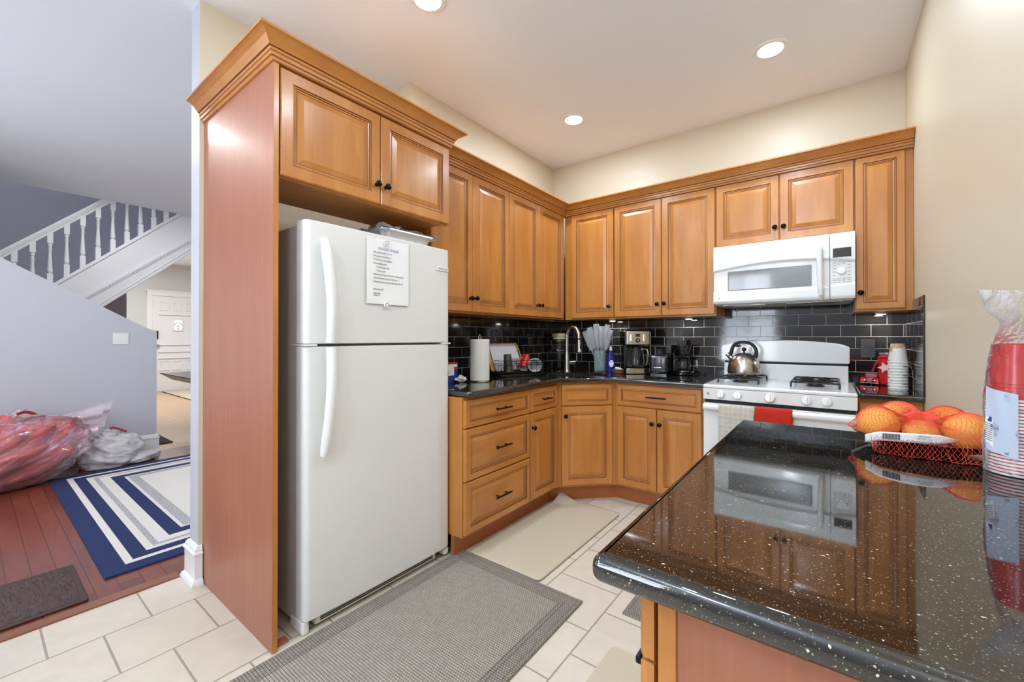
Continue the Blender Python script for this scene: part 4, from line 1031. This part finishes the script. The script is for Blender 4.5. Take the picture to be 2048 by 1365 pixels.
# small coffee maker
t = thing('coffee_maker', 'small all black coffee maker with raised lid nearest the range', 'coffee maker', (1.305, -.175, ZCT), .60)
g = G(); g.lathe([(0, 0), (.075, 0), (.08, .006), (.08, .022), (.07, .03), (0, .03)], (0, .075, 0), 36, sy=.95); g.box(-.07, .07, .10, .15, .01, .21, 0, .012, 3)
g.lathe([(0, 0), (.055, 0), (.066, .02), (.073, .075), (.073, .083), (0, .083)], (0, .07, .15), 32); g.box(-.073, .073, .07, .15, .165, .233, 0, .01); g.build('body', 'black_plastic', t)
g = G(); g.lathe([(0, 0), (.052, 0), (.052, .004), (0, .004)], (0, .07, .03), 28); g.build('warming_plate', 'steel', t)
g = G(); g.lathe([(0, .002), (.045, .002), (.055, .015), (.057, .045), (.050, .075), (.045, .085), (.042, .085), (.053, .045), (.051, .017), (0, .006)], (0, .07, .034), 32); cf = g.build('carafe', 'jar_glass', t)
g = G(); g.lathe([(.044, .078), (.048, .08), (.05, .095), (.03, .103), (0, .104)], (0, .07, .034), 28); g.build('carafe_lid', 'black_plastic', cf)
g = G(); g.tube(catmull([(-.048, .05, .125), (-.078, .03, .12), (-.084, .026, .09), (-.080, .03, .055), (-.06, .045, .045)], 4), .007, 8); g.build('carafe_handle', 'outlet_gray', cf)
g = G(); g.box(-.035, .035, .10, .106, .232, .272, 0, .002); g.build('lid', 'outlet_gray', t)
g = G(); g.tube([(-.02, .0, .21), (.01, -.004, .172), (.032, .0, .215)], .003, 6); g.build('funnel_trim', 'outlet_gray', t)
g = G(); g.tube(catmull([(.07, .12, .02), (.11, .10, .004), (.15, .06, .003), (.17, .09, .02), (.19, .14, .06)], 6), .003, 6); g.build('power_cord', 'black_matte', t)
g = G(); g.tube(catmull([(-.08, .10, .015), (-.11, .06, .003), (-.13, .09, .003), (-.12, .15, .003)], 6), .003, 6); g.build('power_cord', 'black_matte', t)
# outlet on the backsplash
t = thing('wall_outlet', 'dark gray duplex outlet on the black tiles right of the range', 'outlet', (2.381, -.0075, 1.138))
g = G(); g.box(-.036, .036, -.006, 0, -.060, .060, 0, .003); g.build('cover_plate', 'outlet_gray', t)
for z in (.022, -.022):
    g = G(); g.box(-.017, .017, -.008, -.005, z-.015, z+.015, 0, .002); r_ = g.build('receptacle', 'outlet_gray', t)
    g = G(); g.box(-.009, -.006, -.0086, -.0078, z-.003, z+.008); g.box(.006, .009, -.0086, -.0078, z-.003, z+.008); g.box(-.002, .002, -.0086, -.0078, z-.011, z-.006); g.build('slots', 'outlet_dark', r_)
# toy truck
t = thing('toy_truck', 'small red vintage toy truck under the outlet', 'toy', (2.385, -.105, ZCT), -.28)
g = G(); g.box(-.038, .038, .0, .085, .012, .040, 0, .006); g.box(-.033, .033, .030, .075, .038, .068, 0, .008, 3); g.box(-.020, .020, -.012, .030, .016, .045, 0, .008, 3)
for sx in (-1, 1): g.lathe([(0, -.009), (.020, -.009), (.022, 0), (.020, .009), (0, .009)], n=20, mat=Matrix.Translation((sx*.036, .004, .020)) @ Matrix.Rotation(PI/2, 4, 'Y'))
g.build('body', 'toy_red', t)
g = G(); g.box(-.026, .026, .0285, .031, .046, .062, 0, .001); g.build('windshield', 'windshield', t)
for sx in (-1, 1):
    for y in (.0, .068):
        g = G(); g.lathe([(0, -.006), (.011, -.006), (.0125, -.004), (.0125, .004), (.011, .006), (0, .006)], n=18, mat=Matrix.Translation((sx*.038, y, .0125)) @ Matrix.Rotation(PI/2, 4, 'Y')); g.build('wheel', 'black_matte', t)
g = G(); g.box(-.045, .045, -.020, -.015, .009, .014, 0, .001)
for k in range(5): g.box(-.010+k*.0045, -.0085+k*.0045, -.0135, -.0115, .018, .036)
g.build('grille_and_bumper', 'chrome', t)
for sx in (-1, 1):
    g = G(); g.lathe([(0, 0), (.0055, 0), (.005, .004), (0, .005)], n=12, mat=Matrix.Translation((sx*.024, -.012, .027)) @ Matrix.Rotation(PI/2, 4, 'X')); g.build('headlight', 'chrome', t)
# red holiday jar
t = thing('holiday_jar', 'red felt covered holiday jar with ribbon and pale star behind the paper cups', 'jar', (2.468, -.105, ZCT), -.2)
g = G(); g.lathe([(0, .004), (.034, .004), (.040, .02), (.043, .06), (.044, .15), (.040, .175), (.038, .19), (0, .19)], n=28, flute=.03, fn=5); g.build('cover', 'felt_red', t)
g = G(); g.lathe([(0, 0), (.034, 0), (.036, .012), (0, .013)], n=24); g.build('base', 'black_matte', t)
g = G(); g.lathe([(.040, .188), (.043, .19), (.043, .20), (0, .202)], n=24); g.build('lid', 'windshield', t)
g = G(); g.prism([(-.035, .165), (-.045, .15), (-.070, .085), (-.062, .080), (-.050, .12), (-.030, .155)], -.052, -.048, axis='y'); g.tube(catmull([(-.04, -.03, .17), (-.02, -.047, .176), (.02, -.047, .172), (.04, -.03, .176)], 4), .005, 6); g.build('ribbon', 'felt_red', t)
g = G(); g.prism([((.036 if k % 2 == 0 else .016)*math.cos(PI/2+k*PI/5+.3)-.008, .11+(.036 if k % 2 == 0 else .016)*math.sin(PI/2+k*PI/5+.3)) for k in range(10)], -.053, -.045, axis='y', bev=.001, seg=1); g.build('star', 'felt_star', t)
# stack of paper cups, upside down
first = None
for k in range(10):
    if first is None:
        first = thing('paper_cup', '', 'cup', (2.500, -.262, ZCT), 0, 'inverted paper cups stacked beside the range')
        g = G(); g.lathe([(.0435, 0), (.0455, .0), (.0462, .003), (.0452, .006), (.0415, .008)], n=36, mi=0); g.build('rim', 'paper_cup_rim', first)
        g = G(); g.lathe([(.0445, .0045), (.0315, .1075), (.0305, .109), (.029, .109), (.0285, .104), (0, .104)], n=36); g.build('wall', 'paper_cup', first)
        c = first
    else: c = copy_tree(first)
    c.location.z = ZCT+.0165*k; c.rotation_euler.z = k*2.1+.6
    c['label'] = 'topmost inverted paper cup of the stack, its full tan and white side showing' if k == 9 else ('lowest paper cup of the stack, its rim on the small granite counter' if k == 0 else 'nested paper cup in the stack, only its lower band showing')
# wire stand of the cups by the wall
g = G(); g.tube(catmull([(2.553, -.36, .917), (2.553, -.30, .918), (2.552, -.14, .918)], 4), .0018, 6)
g.tube([(2.553, -.36, .917), (2.553, -.36, 1.02)], .0018, 6); g.tube(catmull([(2.553, -.36, 1.02), (2.552, -.30, 1.035), (2.552, -.20, 1.05)], 4), .0018, 6)
tag(g.build('wire_stand', 'chrome'), 'thin wire stand between the paper cups and the side tiles', 'stand')

# ================================================================== PENINSULA: FRUIT
BX, BY = 2.388, -1.960
g = G(); g.lathe([(0, .0), (.070, .0), (.075, .004), (.120, .016), (.148, .034), (.150, .037), (.146, .038), (.115, .021), (.070, .009), (0, .008)], n=64)
tag(g.build('fruit_bowl', 'black_plastic', loc=(BX, BY, ZCT)), 'shallow glossy black bowl under the netted oranges', 'bowl')
OR = [(2.294, -1.990, .9715, .046), (2.378, -1.995, .956, .037), (2.462, -2.000, .9720, .047), (2.345, -1.895, .978, .046), (2.440, -1.900, .976, .045)]
OL = ['orange at the left end of the net bag, above the paper label', 'orange low at the front middle of the net bag', 'large orange at the right end of the net bag toward the red cups', 'orange at the back left of the net bag', 'orange at the back right of the net bag']
first = None
for (x, y, z, r), lb in zip(OR, OL):
    if first is None:
        g = G(); g.lathe([(0, -.96)] + [(math.sin(a)*1.0, -math.cos(a)*.96) for a in [PI*k/24 for k in range(1, 24)]] + [(0, .93)], n=36)
        first = tag(g.build('orange', 'orange_peel'), '', 'orange', 'oranges in the red net bag'); o = first
    else: o = first.copy(); COL.objects.link(o)
    o.location = (x, y, z); o.scale = (r, r, r); o['label'] = lb; o.rotation_euler = (x*40, y*30, x*20)
HC = Vector((2.383, -1.962, .960))
blobs = [(Vector(o[:3]), o[3]+.003) for o in OR] + [(Vector((2.30+.042*k, -2.085-.008*(k % 2), .937)), .030) for k in range(5)] + [(Vector((2.34+.04*k, -2.045, .952)), .034) for k in range(3)] + [(Vector((2.246, -1.99, .957)), .018)]
def ray_d(d):
    best = .05
    for c, r in blobs:
        oc = HC-c; b = oc.dot(d); q = b*b-(oc.dot(oc)-r*r)
        if q > 0: best = max(best, -b+math.sqrt(q))
    return best
NU, NV = 112, 52
Dm = [[0]*(NV+1) for _ in range(NU)]
for i in range(NU):
    for j in range(NV+1):
        th = 2*PI*(i+(.5 if j % 2 else 0))/NU; el = -PI/2*.62+(PI/2*1.60)*j/NV
        d = Vector((math.cos(th)*math.cos(el), math.sin(th)*math.cos(el), math.sin(el))); Dm[i][j] = ray_d(d)
for _ in range(9):
    Dm = [[max(Dm[i][j]*.999, (Dm[i][j]*2+Dm[(i-1) % NU][j]+Dm[(i+1) % NU][j]+Dm[i][max(0, j-1)]+Dm[i][min(NV, j+1)])/6) for j in range(NV+1)] for i in range(NU)]
g = G(); V = []
for i in range(NU):
    row = []
    for j in range(NV+1):
        th = 2*PI*(i+(.5 if j % 2 else 0))/NU; el = -PI/2*.62+(PI/2*1.60)*j/NV
        d = Vector((math.cos(th)*math.cos(el), math.sin(th)*math.cos(el), math.sin(el)))
        p = HC+d*Dm[i][j]; p.z = max(p.z, ZCT+.002 if p.y < BY-.135 else ZCT+.006+max(0, (math.hypot(p.x-BX, p.y-BY)-.07))*.42)
        jj = .0022; p += Vector((noise.noise(p*90), noise.noise(p*91+Vector((3, 1, 0))), 0))*jj
        row.append(g.bm.verts.new(p))
    V.append(row)
for i in range(NU):
    for j in range(NV-1):
        if j % 2 == 0: f = (V[i][j], V[i][j+1], V[i][j+2], V[(i-1) % NU][j+1])
        else: f = (V[i][j], V[(i+1) % NU][j+1], V[i][j+2], V[i][j+1])
        try: g.bm.faces.new(f)
        except ValueError: pass
t = thing('net_bag', 'red plastic net bag with paper label round the oranges', 'net bag', (0, 0, 0))
o = g.build('netting', 'net_red', t); md = o.modifiers.new('w', 'WIREFRAME'); md.thickness = .0010; md.use_even_offset = False; md.use_boundary = True
# paper label draped over the front of the net
g = G()
def lab(u, v):
    x = 2.262+.170*u; y0 = -2.070-.040*math.sin(PI*min(1, u*.8+.08)); hh = .0115*(1 if u < .8 else (1-(u-.8)/.2*.8)) * (1 if u > .12 else (.9+u))
    return (x, y0-.006-.004*v+.012*u, .955+.008*u+.005*math.sin(PI*u)+(v-.5)*2*hh - .008*max(0, .15-u)/.15)
g.grid(lab, 24, 4); lb = g.build('paper_label', 'paper_white', t); md = lb.modifiers.new('s', 'SOLIDIFY'); md.thickness = .0006
g = G()
for k in range(16):
    u = .20+k*.0115; a = lab(u, .2); b = lab(u, .85); w = .0006 if k % 3 else .0011
    g.quad([(a[0]-w, a[1]-.001, a[2]), (a[0]+w, a[1]-.001, a[2]), (b[0]+w, b[1]-.001, b[2]), (b[0]-w, b[1]-.001, b[2])])
g.build('barcode', 'ink', lb)
g = G()
for s_, v, sz in (('SEEDLESS', .70, .0052), ('NET WT. 3 LB', .42, .0042), ('(1.36 kg) Product', .12, .0042)):
    p = lab(.62, v); g.text(s_, sz, Matrix.Translation((p[0]+.002, p[1]-.0042, p[2])) @ rot_z(.02) @ Matrix.Rotation(PI/2, 4, 'X'), depth=.0001)
g.build('printed_text', 'ink', lb)

# ================================================================== PENINSULA: RED CUPS IN THEIR BAG
CX, CY = 2.5125, -2.125
first = None; NC = 23; PT = .0071
for k in range(NC):
    if first is None:
        first = thing('plastic_cup', '', 'cup', (CX, CY, ZCT+.002), 0, 'red plastic cups stacked upside down in a clear bag')
        g = G(); g.lathe([(.044, 0), (.0475, -.0002), (.0482, .0018), (.0475, .0036), (.0455, .0042)], n=48); g.build('rim', 'cup_white_inner', first)
        g = G(); g.lathe([(.0455, .0040), (.0445, .012), (.0425, .034), (.0438, .036), (.0405, .066), (.0392, .068), (.0372, .096), (.0378, .098), (.0345, .119), (.0325, .121), (.030, .121), (.029, .116), (0, .116)], n=48); g.build('wall', 'red_plastic', first)
        c = first
    else: c = copy_tree(first)
    c.location.z = ZCT+.002+PT*k; c.rotation_euler.z = k*.7
    c['label'] = 'topmost red plastic cup in the clear bag, its whole ridged side showing' if k == NC-1 else ('lowest red plastic cup in the clear bag, its white rim on the granite' if k == 0 else 'nested red plastic cup in the clear bag, only its white rim showing')
t = thing('plastic_bag', 'clear plastic bag with a handle hole round the stack of red cups', 'bag', (CX, CY, ZCT))
HT = PT*(NC-1)+.123
def bag(u, v):
    a = 2*PI*u; z = v*.395
    if z < HT*.62: r = .0500
    elif z < HT: r = .0500-.012*((z-HT*.62)/(HT*.38))
    else:
        k = (z-HT)/(.395-HT); r = .038-.012*math.sin(PI*min(1, k*1.6))+.03*max(0, k-.45)
    n_ = noise.noise((3*math.cos(a), 3*math.sin(a), z*26)); n2 = noise.noise((7*math.cos(a), 7*math.sin(a), z*60+5))
    r += max(-.0008, .003*n_+.0012*n2) if z < HT else .007*n_+.004*n2
    sy = 1 if z < HT else 1-.75*min(1, (z-HT)/.05)
    x = r*math.cos(a)*(1 if z < HT else 1+.5*min(1, (z-HT)/.06)); y = r*math.sin(a)*sy
    a_ = .66
    X = x*math.cos(a_)-y*math.sin(a_); Y = x*math.sin(a_)+y*math.cos(a_)
    return (min(X, XR-CX-.003), Y, z+.001)
g = G(); g.grid(bag, 72, 90, cu=True); g.build('film', 'clear_film', t, sharp=25)
g = G()
def sheet(u, v):   # printed paper insert inside the bag
    a = math.radians(196+62*u); r = .0512+.001*math.sin(9*u+4*v); z = .045+.135*v + .012*(u-.5)*(-1)
    return (r*math.cos(a), r*math.sin(a), z)
g.grid(sheet, 16, 14); ins = g.build('paper_insert', simple('insert_blue', (196, 204, 220), .7), t)
g = G(); g.grid(lambda u, v: tuple(c*(1.012 if i < 2 else 1) for i, c in enumerate(sheet(.02+.30*u, .12+.42*v-.1*abs(u-.45)))), 8, 8); g.build('printed_panel', 'paper_white', ins)
g = G()
for k in range(9):
    v0 = .16+.032*k
    P_ = [sheet(.04+.26*q/5, v0) for q in range(6)]
    for a, b in zip(P_, P_[1:]): g.quad([(a[0]*1.022, a[1]*1.022, a[2]), (b[0]*1.022, b[1]*1.022, b[2]), (b[0]*1.022, b[1]*1.022, b[2]+.0014), (a[0]*1.022, a[1]*1.022, a[2]+.0014)])
for k in range(4):
    v0 = .46+.02*k; a, b = sheet(.12+.02*k, v0), sheet(.26, v0); g.quad([(a[0]*1.022, a[1]*1.022, a[2]), (b[0]*1.022, b[1]*1.022, b[2]), (b[0]*1.022, b[1]*1.022, b[2]+.003), (a[0]*1.022, a[1]*1.022, a[2]+.003)], 1)
g.build('print', ['ink', 'box_blue'], ins)

# under-cabinet puck lights
def puck(x, y, lab_, p=.55):
    t = thing('under_cabinet_light', lab_, 'light', (x, y, 1.362))
    g = G(); g.lathe([(0, -.001), (.030, -.001), (.032, -.004), (.030, -.011), (0, -.012)], n=24); g.build('housing', 'white_plastic', t)
    g = G(); g.lathe([(0, -.0125), (.022, -.0125), (.022, -.0115), (0, -.0115)], n=24); g.build('lens', 'lamp_glow', t)
    l = area('puck_lamp', (0, 0, -.014), (0, 0, 0), .04, .04, p, (1, .95, .88), 'DISK'); l.parent = t
puck(.66, -.09, 'small light under the corner wall cabinet above the flutes')
puck(1.30, -.09, 'small light under the widest wall cabinet above the small coffee maker')
puck(2.44, -.09, 'small light under the narrow wall cabinet right of the microwave')
# ================================================================== MATS AND RUGS
def mat_slab(name, label, x0, x1, y0, y1, th, m_, r=.01, cat='mat', borders=None, mats=None):
    g = G(); g.prism(rrect(x0, x1, y0, y1, r, 4), .0005, th, bev=.002, seg=1)
    if borders:
        for k, (i0, i1, mi, h) in enumerate(borders):
            pass
    return tag(g.build(name, m_), label, cat)
def ring_rug(name, label, x0, x1, y0, y1, th, bands, mats, loc, cat, wob=0):
    """bands: (inset_start, material index); last one fills the middle"""
    g = G(); X0, X1, Y0_, Y1_ = x0, x1, y0, y1
    prev = [g.bm.verts.new(p) for p in ((x0, y0, .001), (x1, y0, .001), (x1, y1, .001), (x0, y1, .001))]; g.bm.faces.new(prev[::-1])
    cur = None
    for k, (ins, mi, dz) in enumerate(bands):
        R = [g.bm.verts.new(p) for p in ((x0+ins, y0+ins, th+dz), (x1-ins, y0+ins, th+dz), (x1-ins, y1-ins, th+dz), (x0+ins, y1-ins, th+dz))]
        for i in range(4):
            f = g.bm.faces.new((prev[i], prev[(i+1) % 4], R[(i+1) % 4], R[i])); f.material_index = bands[k-1][1] if k else bands[0][1]
        prev = R
    f = g.bm.faces.new(prev); f.material_index = bands[-1][1]
    return tag(g.build(name, mats), label, cat)
wm = ['mat_border', 'mat_groove', 'mat_weave']
wb = [(0.002, 0, 0), (.018, 1, 0), (.021, 0, 0), (.060, 1, -.001), (.064, 0, 0), (.078, 1, -.001), (.082, 2, 0)]
ring_rug('kitchen_mat', 'large gray woven kitchen mat in front of the refrigerator', .512, 1.287, -3.25, -1.795, .010, wb, wm, None, 'mat')
ring_rug('kitchen_mat', 'small gray woven mat partly under the peninsula overhang', 1.460, 2.045, -1.76, -.95, .010, wb, wm, None, 'mat')
# beige cushioned mat with one curled corner against the corner cabinet
g = G()
def bm_(u, v):
    x = .572+.470*u; y = -1.790+.978*v
    r = .03
    dx = min(u*.470, (1-u)*.470); dy = min(v*.978, (1-v)*.978)
    if dx < r and dy < r:
        ex, ey = r-dx, r-dy; L = math.hypot(ex, ey)
        if L > r:
            s_ = r/L; x += (1 if u < .5 else -1)*(ex-ex*s_); y += (1 if v < .5 else -1)*(ey-ey*s_)
    d = math.hypot(x-.565, y+.80)
    z = .004+.062*max(0, 1-d/.16)**1.6
    return (x, y, z)
g.grid(bm_, 60, 90); o = g.build('cushioned_mat', 'foam_beige', sharp=0); md = o.modifiers.new('s', 'SOLIDIFY'); md.thickness = .010; md.offset = 1
tag(o, 'beige cushioned mat with curled corner in front of the base cabinets', 'mat')
g = G(); g.prism(rrect(1.508, 2.04, -2.80, -1.968, .03, 6), .0005, .013, bev=.003, seg=2); tag(g.build('cushioned_mat', 'foam_beige'), 'beige cushioned mat at the foot of the peninsula cabinet', 'mat')
# striped rug in the living room
nb = [(.003, 0, 0), (.092, 1, 0), (.128, 0, 0), (.196, 1, 0), (.232, 2, 0), (.262, 1, 0), (.325, 0, 0), (.400, 1, 0), (.420, 2, 0), (.480, 1, 0)]
ring_rug('area_rug', 'navy and ivory striped area rug on the living room floor', -3.08, -.700, -3.062, -1.10, .009, nb, ['rug_navy', 'rug_ivory', 'rug_heather'], None, 'rug')
# brown mat near the threshold
g = G(); g.prism(rrect(-1.02, -.535, -4.0, -3.135, .012, 4), .0005, .009, bev=.003, seg=1); g.prism(rrect(-.995, -.56, -3.975, -3.16, .008, 3), .008, .0105, 1)
tag(g.build('floor_mat', ['mat_edge_brown', 'door_mat_brown']), 'dark brown textured mat on the living room floor next to the threshold', 'mat')
g = G(); g.prism([(-4.54, -2.05), (-3.87, -2.05), (-3.87, -2.60), (-4.54, -2.60)][::-1], 0, .010, bev=.003, seg=1); tag(g.build('floor_mat', 'mat_dark_brown'), 'small dark mat behind the end of the sloped wall', 'mat')
g = G(); g.prism([(-9.70, -.87), (-6.6, -.87), (-6.6, .3), (-9.70, .3)], .0005, .010); g.prism([(-9.72, -.89), (-6.58, -.89), (-6.58, .32), (-9.72, .32)], 0, .008, 1)
tag(g.build('area_rug', ['rug_tan', 'mat_dark_brown']), 'pale tan rug with thin dark edge near the white front door', 'rug')
# dark table seen past the end of the wall
t = thing('dining_table', 'dark wood table with slanted edge past the sloped wall', 'table', (-3.8, -1.45, 0))
g = G()
P0 = [(-.98, -.53), (1.05, -.53), (1.05, .55), (-.98, .55)]; P1 = [(-.80, -.44), (.87, -.44), (.87, .46), (-.80, .46)]
A = [g.bm.verts.new((x, y, .75)) for x, y in P0]; B = [g.bm.verts.new((x, y, .742)) for x, y in P0]; C_ = [g.bm.verts.new((x, y, .665)) for x, y in P1]
for R0, R1 in ((A, B), (B, C_)):
    for i in range(4): g.bm.faces.new((R0[i], R0[(i+1) % 4], R1[(i+1) % 4], R1[i]))
g.bm.faces.new(A); g.bm.faces.new(C_[::-1]); bmesh.ops.recalc_face_normals(g.bm, faces=g.bm.faces[:]); g.build('tabletop', 'dark_table_wood', t)
g = G(); g.box(.62, .82, -.1, .35, .0, .68, 0, .01); g.build('pedestal', 'dark_table_wood', t)
# light switch
t = thing('light_switch', 'white double rocker switch plate on the sloped wall', 'switch', (-3.521, -2.551, 1.196), R90)
g = G(); g.box(-.058, .058, -.007, 0, -.058, .058, 0, .003); g.build('cover_plate', 'white_plastic', t)
for x in (-.023, .023):
    g = G(); g.box(x-.016, x+.016, -.010, -.006, -.033, .033, 0, .0015); g.build('rocker', 'trim_white', t)
# ================================================================== SACKS
def blob(g, c, r, amp, seed, base=0, sq=2.4, nu=72, nv=48, minx=None, mi=0, shear=0):
    c = Vector(c)
    def P(u, v):
        a = 2*PI*u; e = PI*(v-.5)
        d = Vector((math.cos(a)*math.cos(e), math.sin(a)*math.cos(e), math.sin(e)))
        n1 = noise.noise(d*1.6+Vector((seed, 0, 0))); n2 = noise.noise(Vector((d.x*3, d.y*2.2-d.z*2, d.z*2.6+d.y*1.2))+Vector((0, seed, 0))); n3 = abs(noise.noise(Vector((d.x*5, d.y*3+d.z*3, d.z*7-d.y*5))+Vector((0, 0, seed))))
        k = 1+amp*(n1*.9+n2*.55-n3*.5)
        p = Vector((c.x+d.x*r[0]*k, c.y+d.y*r[1]*k, c.z+d.z*r[2]*k))
        p.y += shear*(p.z-.15)
        if p.z < base+.003: p.z = base+.003
        if minx is not None and p.x < minx: p.x = minx+.0
        return p
    g.grid(P, nu, nv, mi, cu=True)
t = thing('trash_bag', 'big clear plastic sack stuffed with red and orange fabric against the sloped wall', 'bag', (-3.16, -3.25, 0))
g = G(); blob(g, (.05, -.22, .20), (.27, .50, .27), .34, 3.1, minx=-.31, shear=.45); blob(g, (-.02, .05, .30), (.22, .27, .21), .30, 8.3, minx=-.31, shear=.4); blob(g, (0, -.08, .42), (.18, .17, .15), .35, 5.7, minx=-.3)
g.build('contents', 'sack_red', t, sharp=180)
g = G()
def ear(p0, p1, w0, w1, seed, up=Vector((0, 0, 1))):
    p0, p1 = Vector(p0), Vector(p1)
    def P(u, v):
        q = p0.lerp(p1, v); w = w0+(w1-w0)*v
        o_ = (u-.5)*2*w
        n_ = noise.noise((u*5+seed, v*3, 0))
        return q+up*o_*(.9)+Vector((.05*n_+.03*math.sin(u*9), 0, .0))
    g.grid(P, 28, 18)
ear((-.02, .06, .42), (-.05, .56, .47), .05, .17, 1.0, Vector((0, .25, 1)).normalized())
ear((.02, .10, .40), (-.0, .50, .42), .06, .14, 2.0, Vector((0, .2, 1)).normalized())
ear((-.02, -.06, .50), (-.05, .02, .60), .03, .07, 4.0, Vector((0, 1, .25)).normalized())
g.build('gathered_top', 'cloudy_film', t, sharp=180)
g = G(); blob(g, (.05, -.18, .235), (.31, .56, .31), .26, 3.1, minx=-.32, shear=.45); g.build('clear_sack', 'sack_film', t, sharp=180)
g = G(); g.tube(catmull([(.0, .02, .575), (0, .06, .59), (0, .10, .575), (0, .13, .55)], 5), .012, 6, flat=.4); g.tube(catmull([(.05, .02, .50), (.04, .10, .545), (.05, .17, .54), (.06, .14, .51)], 5), .008, 6, flat=.4); g.build('drawstring', 'leaf_red_handle', t)
t = thing('trash_bag', 'smaller gray white tied sack with red drawstring beside the wall baseboard', 'bag', (-3.27, -2.64, 0))
g = G(); blob(g, (.0, .0, .10), (.19, .25, .20), .22, 12.0, minx=-.20); blob(g, (.02, .16, .045), (.15, .16, .06), .2, 15.0, minx=-.20); blob(g, (-.03, -.04, .26), (.09, .11, .08), .3, 11.0, minx=-.2); g.build('sack', 'sack_white', t, sharp=180)
g = G(); g.tube(catmull([(-.02, -.04, .335), (-.01, .0, .35), (.0, .04, .33), (.02, .09, .30)], 5), .009, 6, flat=.5); g.build('drawstring', 'leaf_red_handle', t)
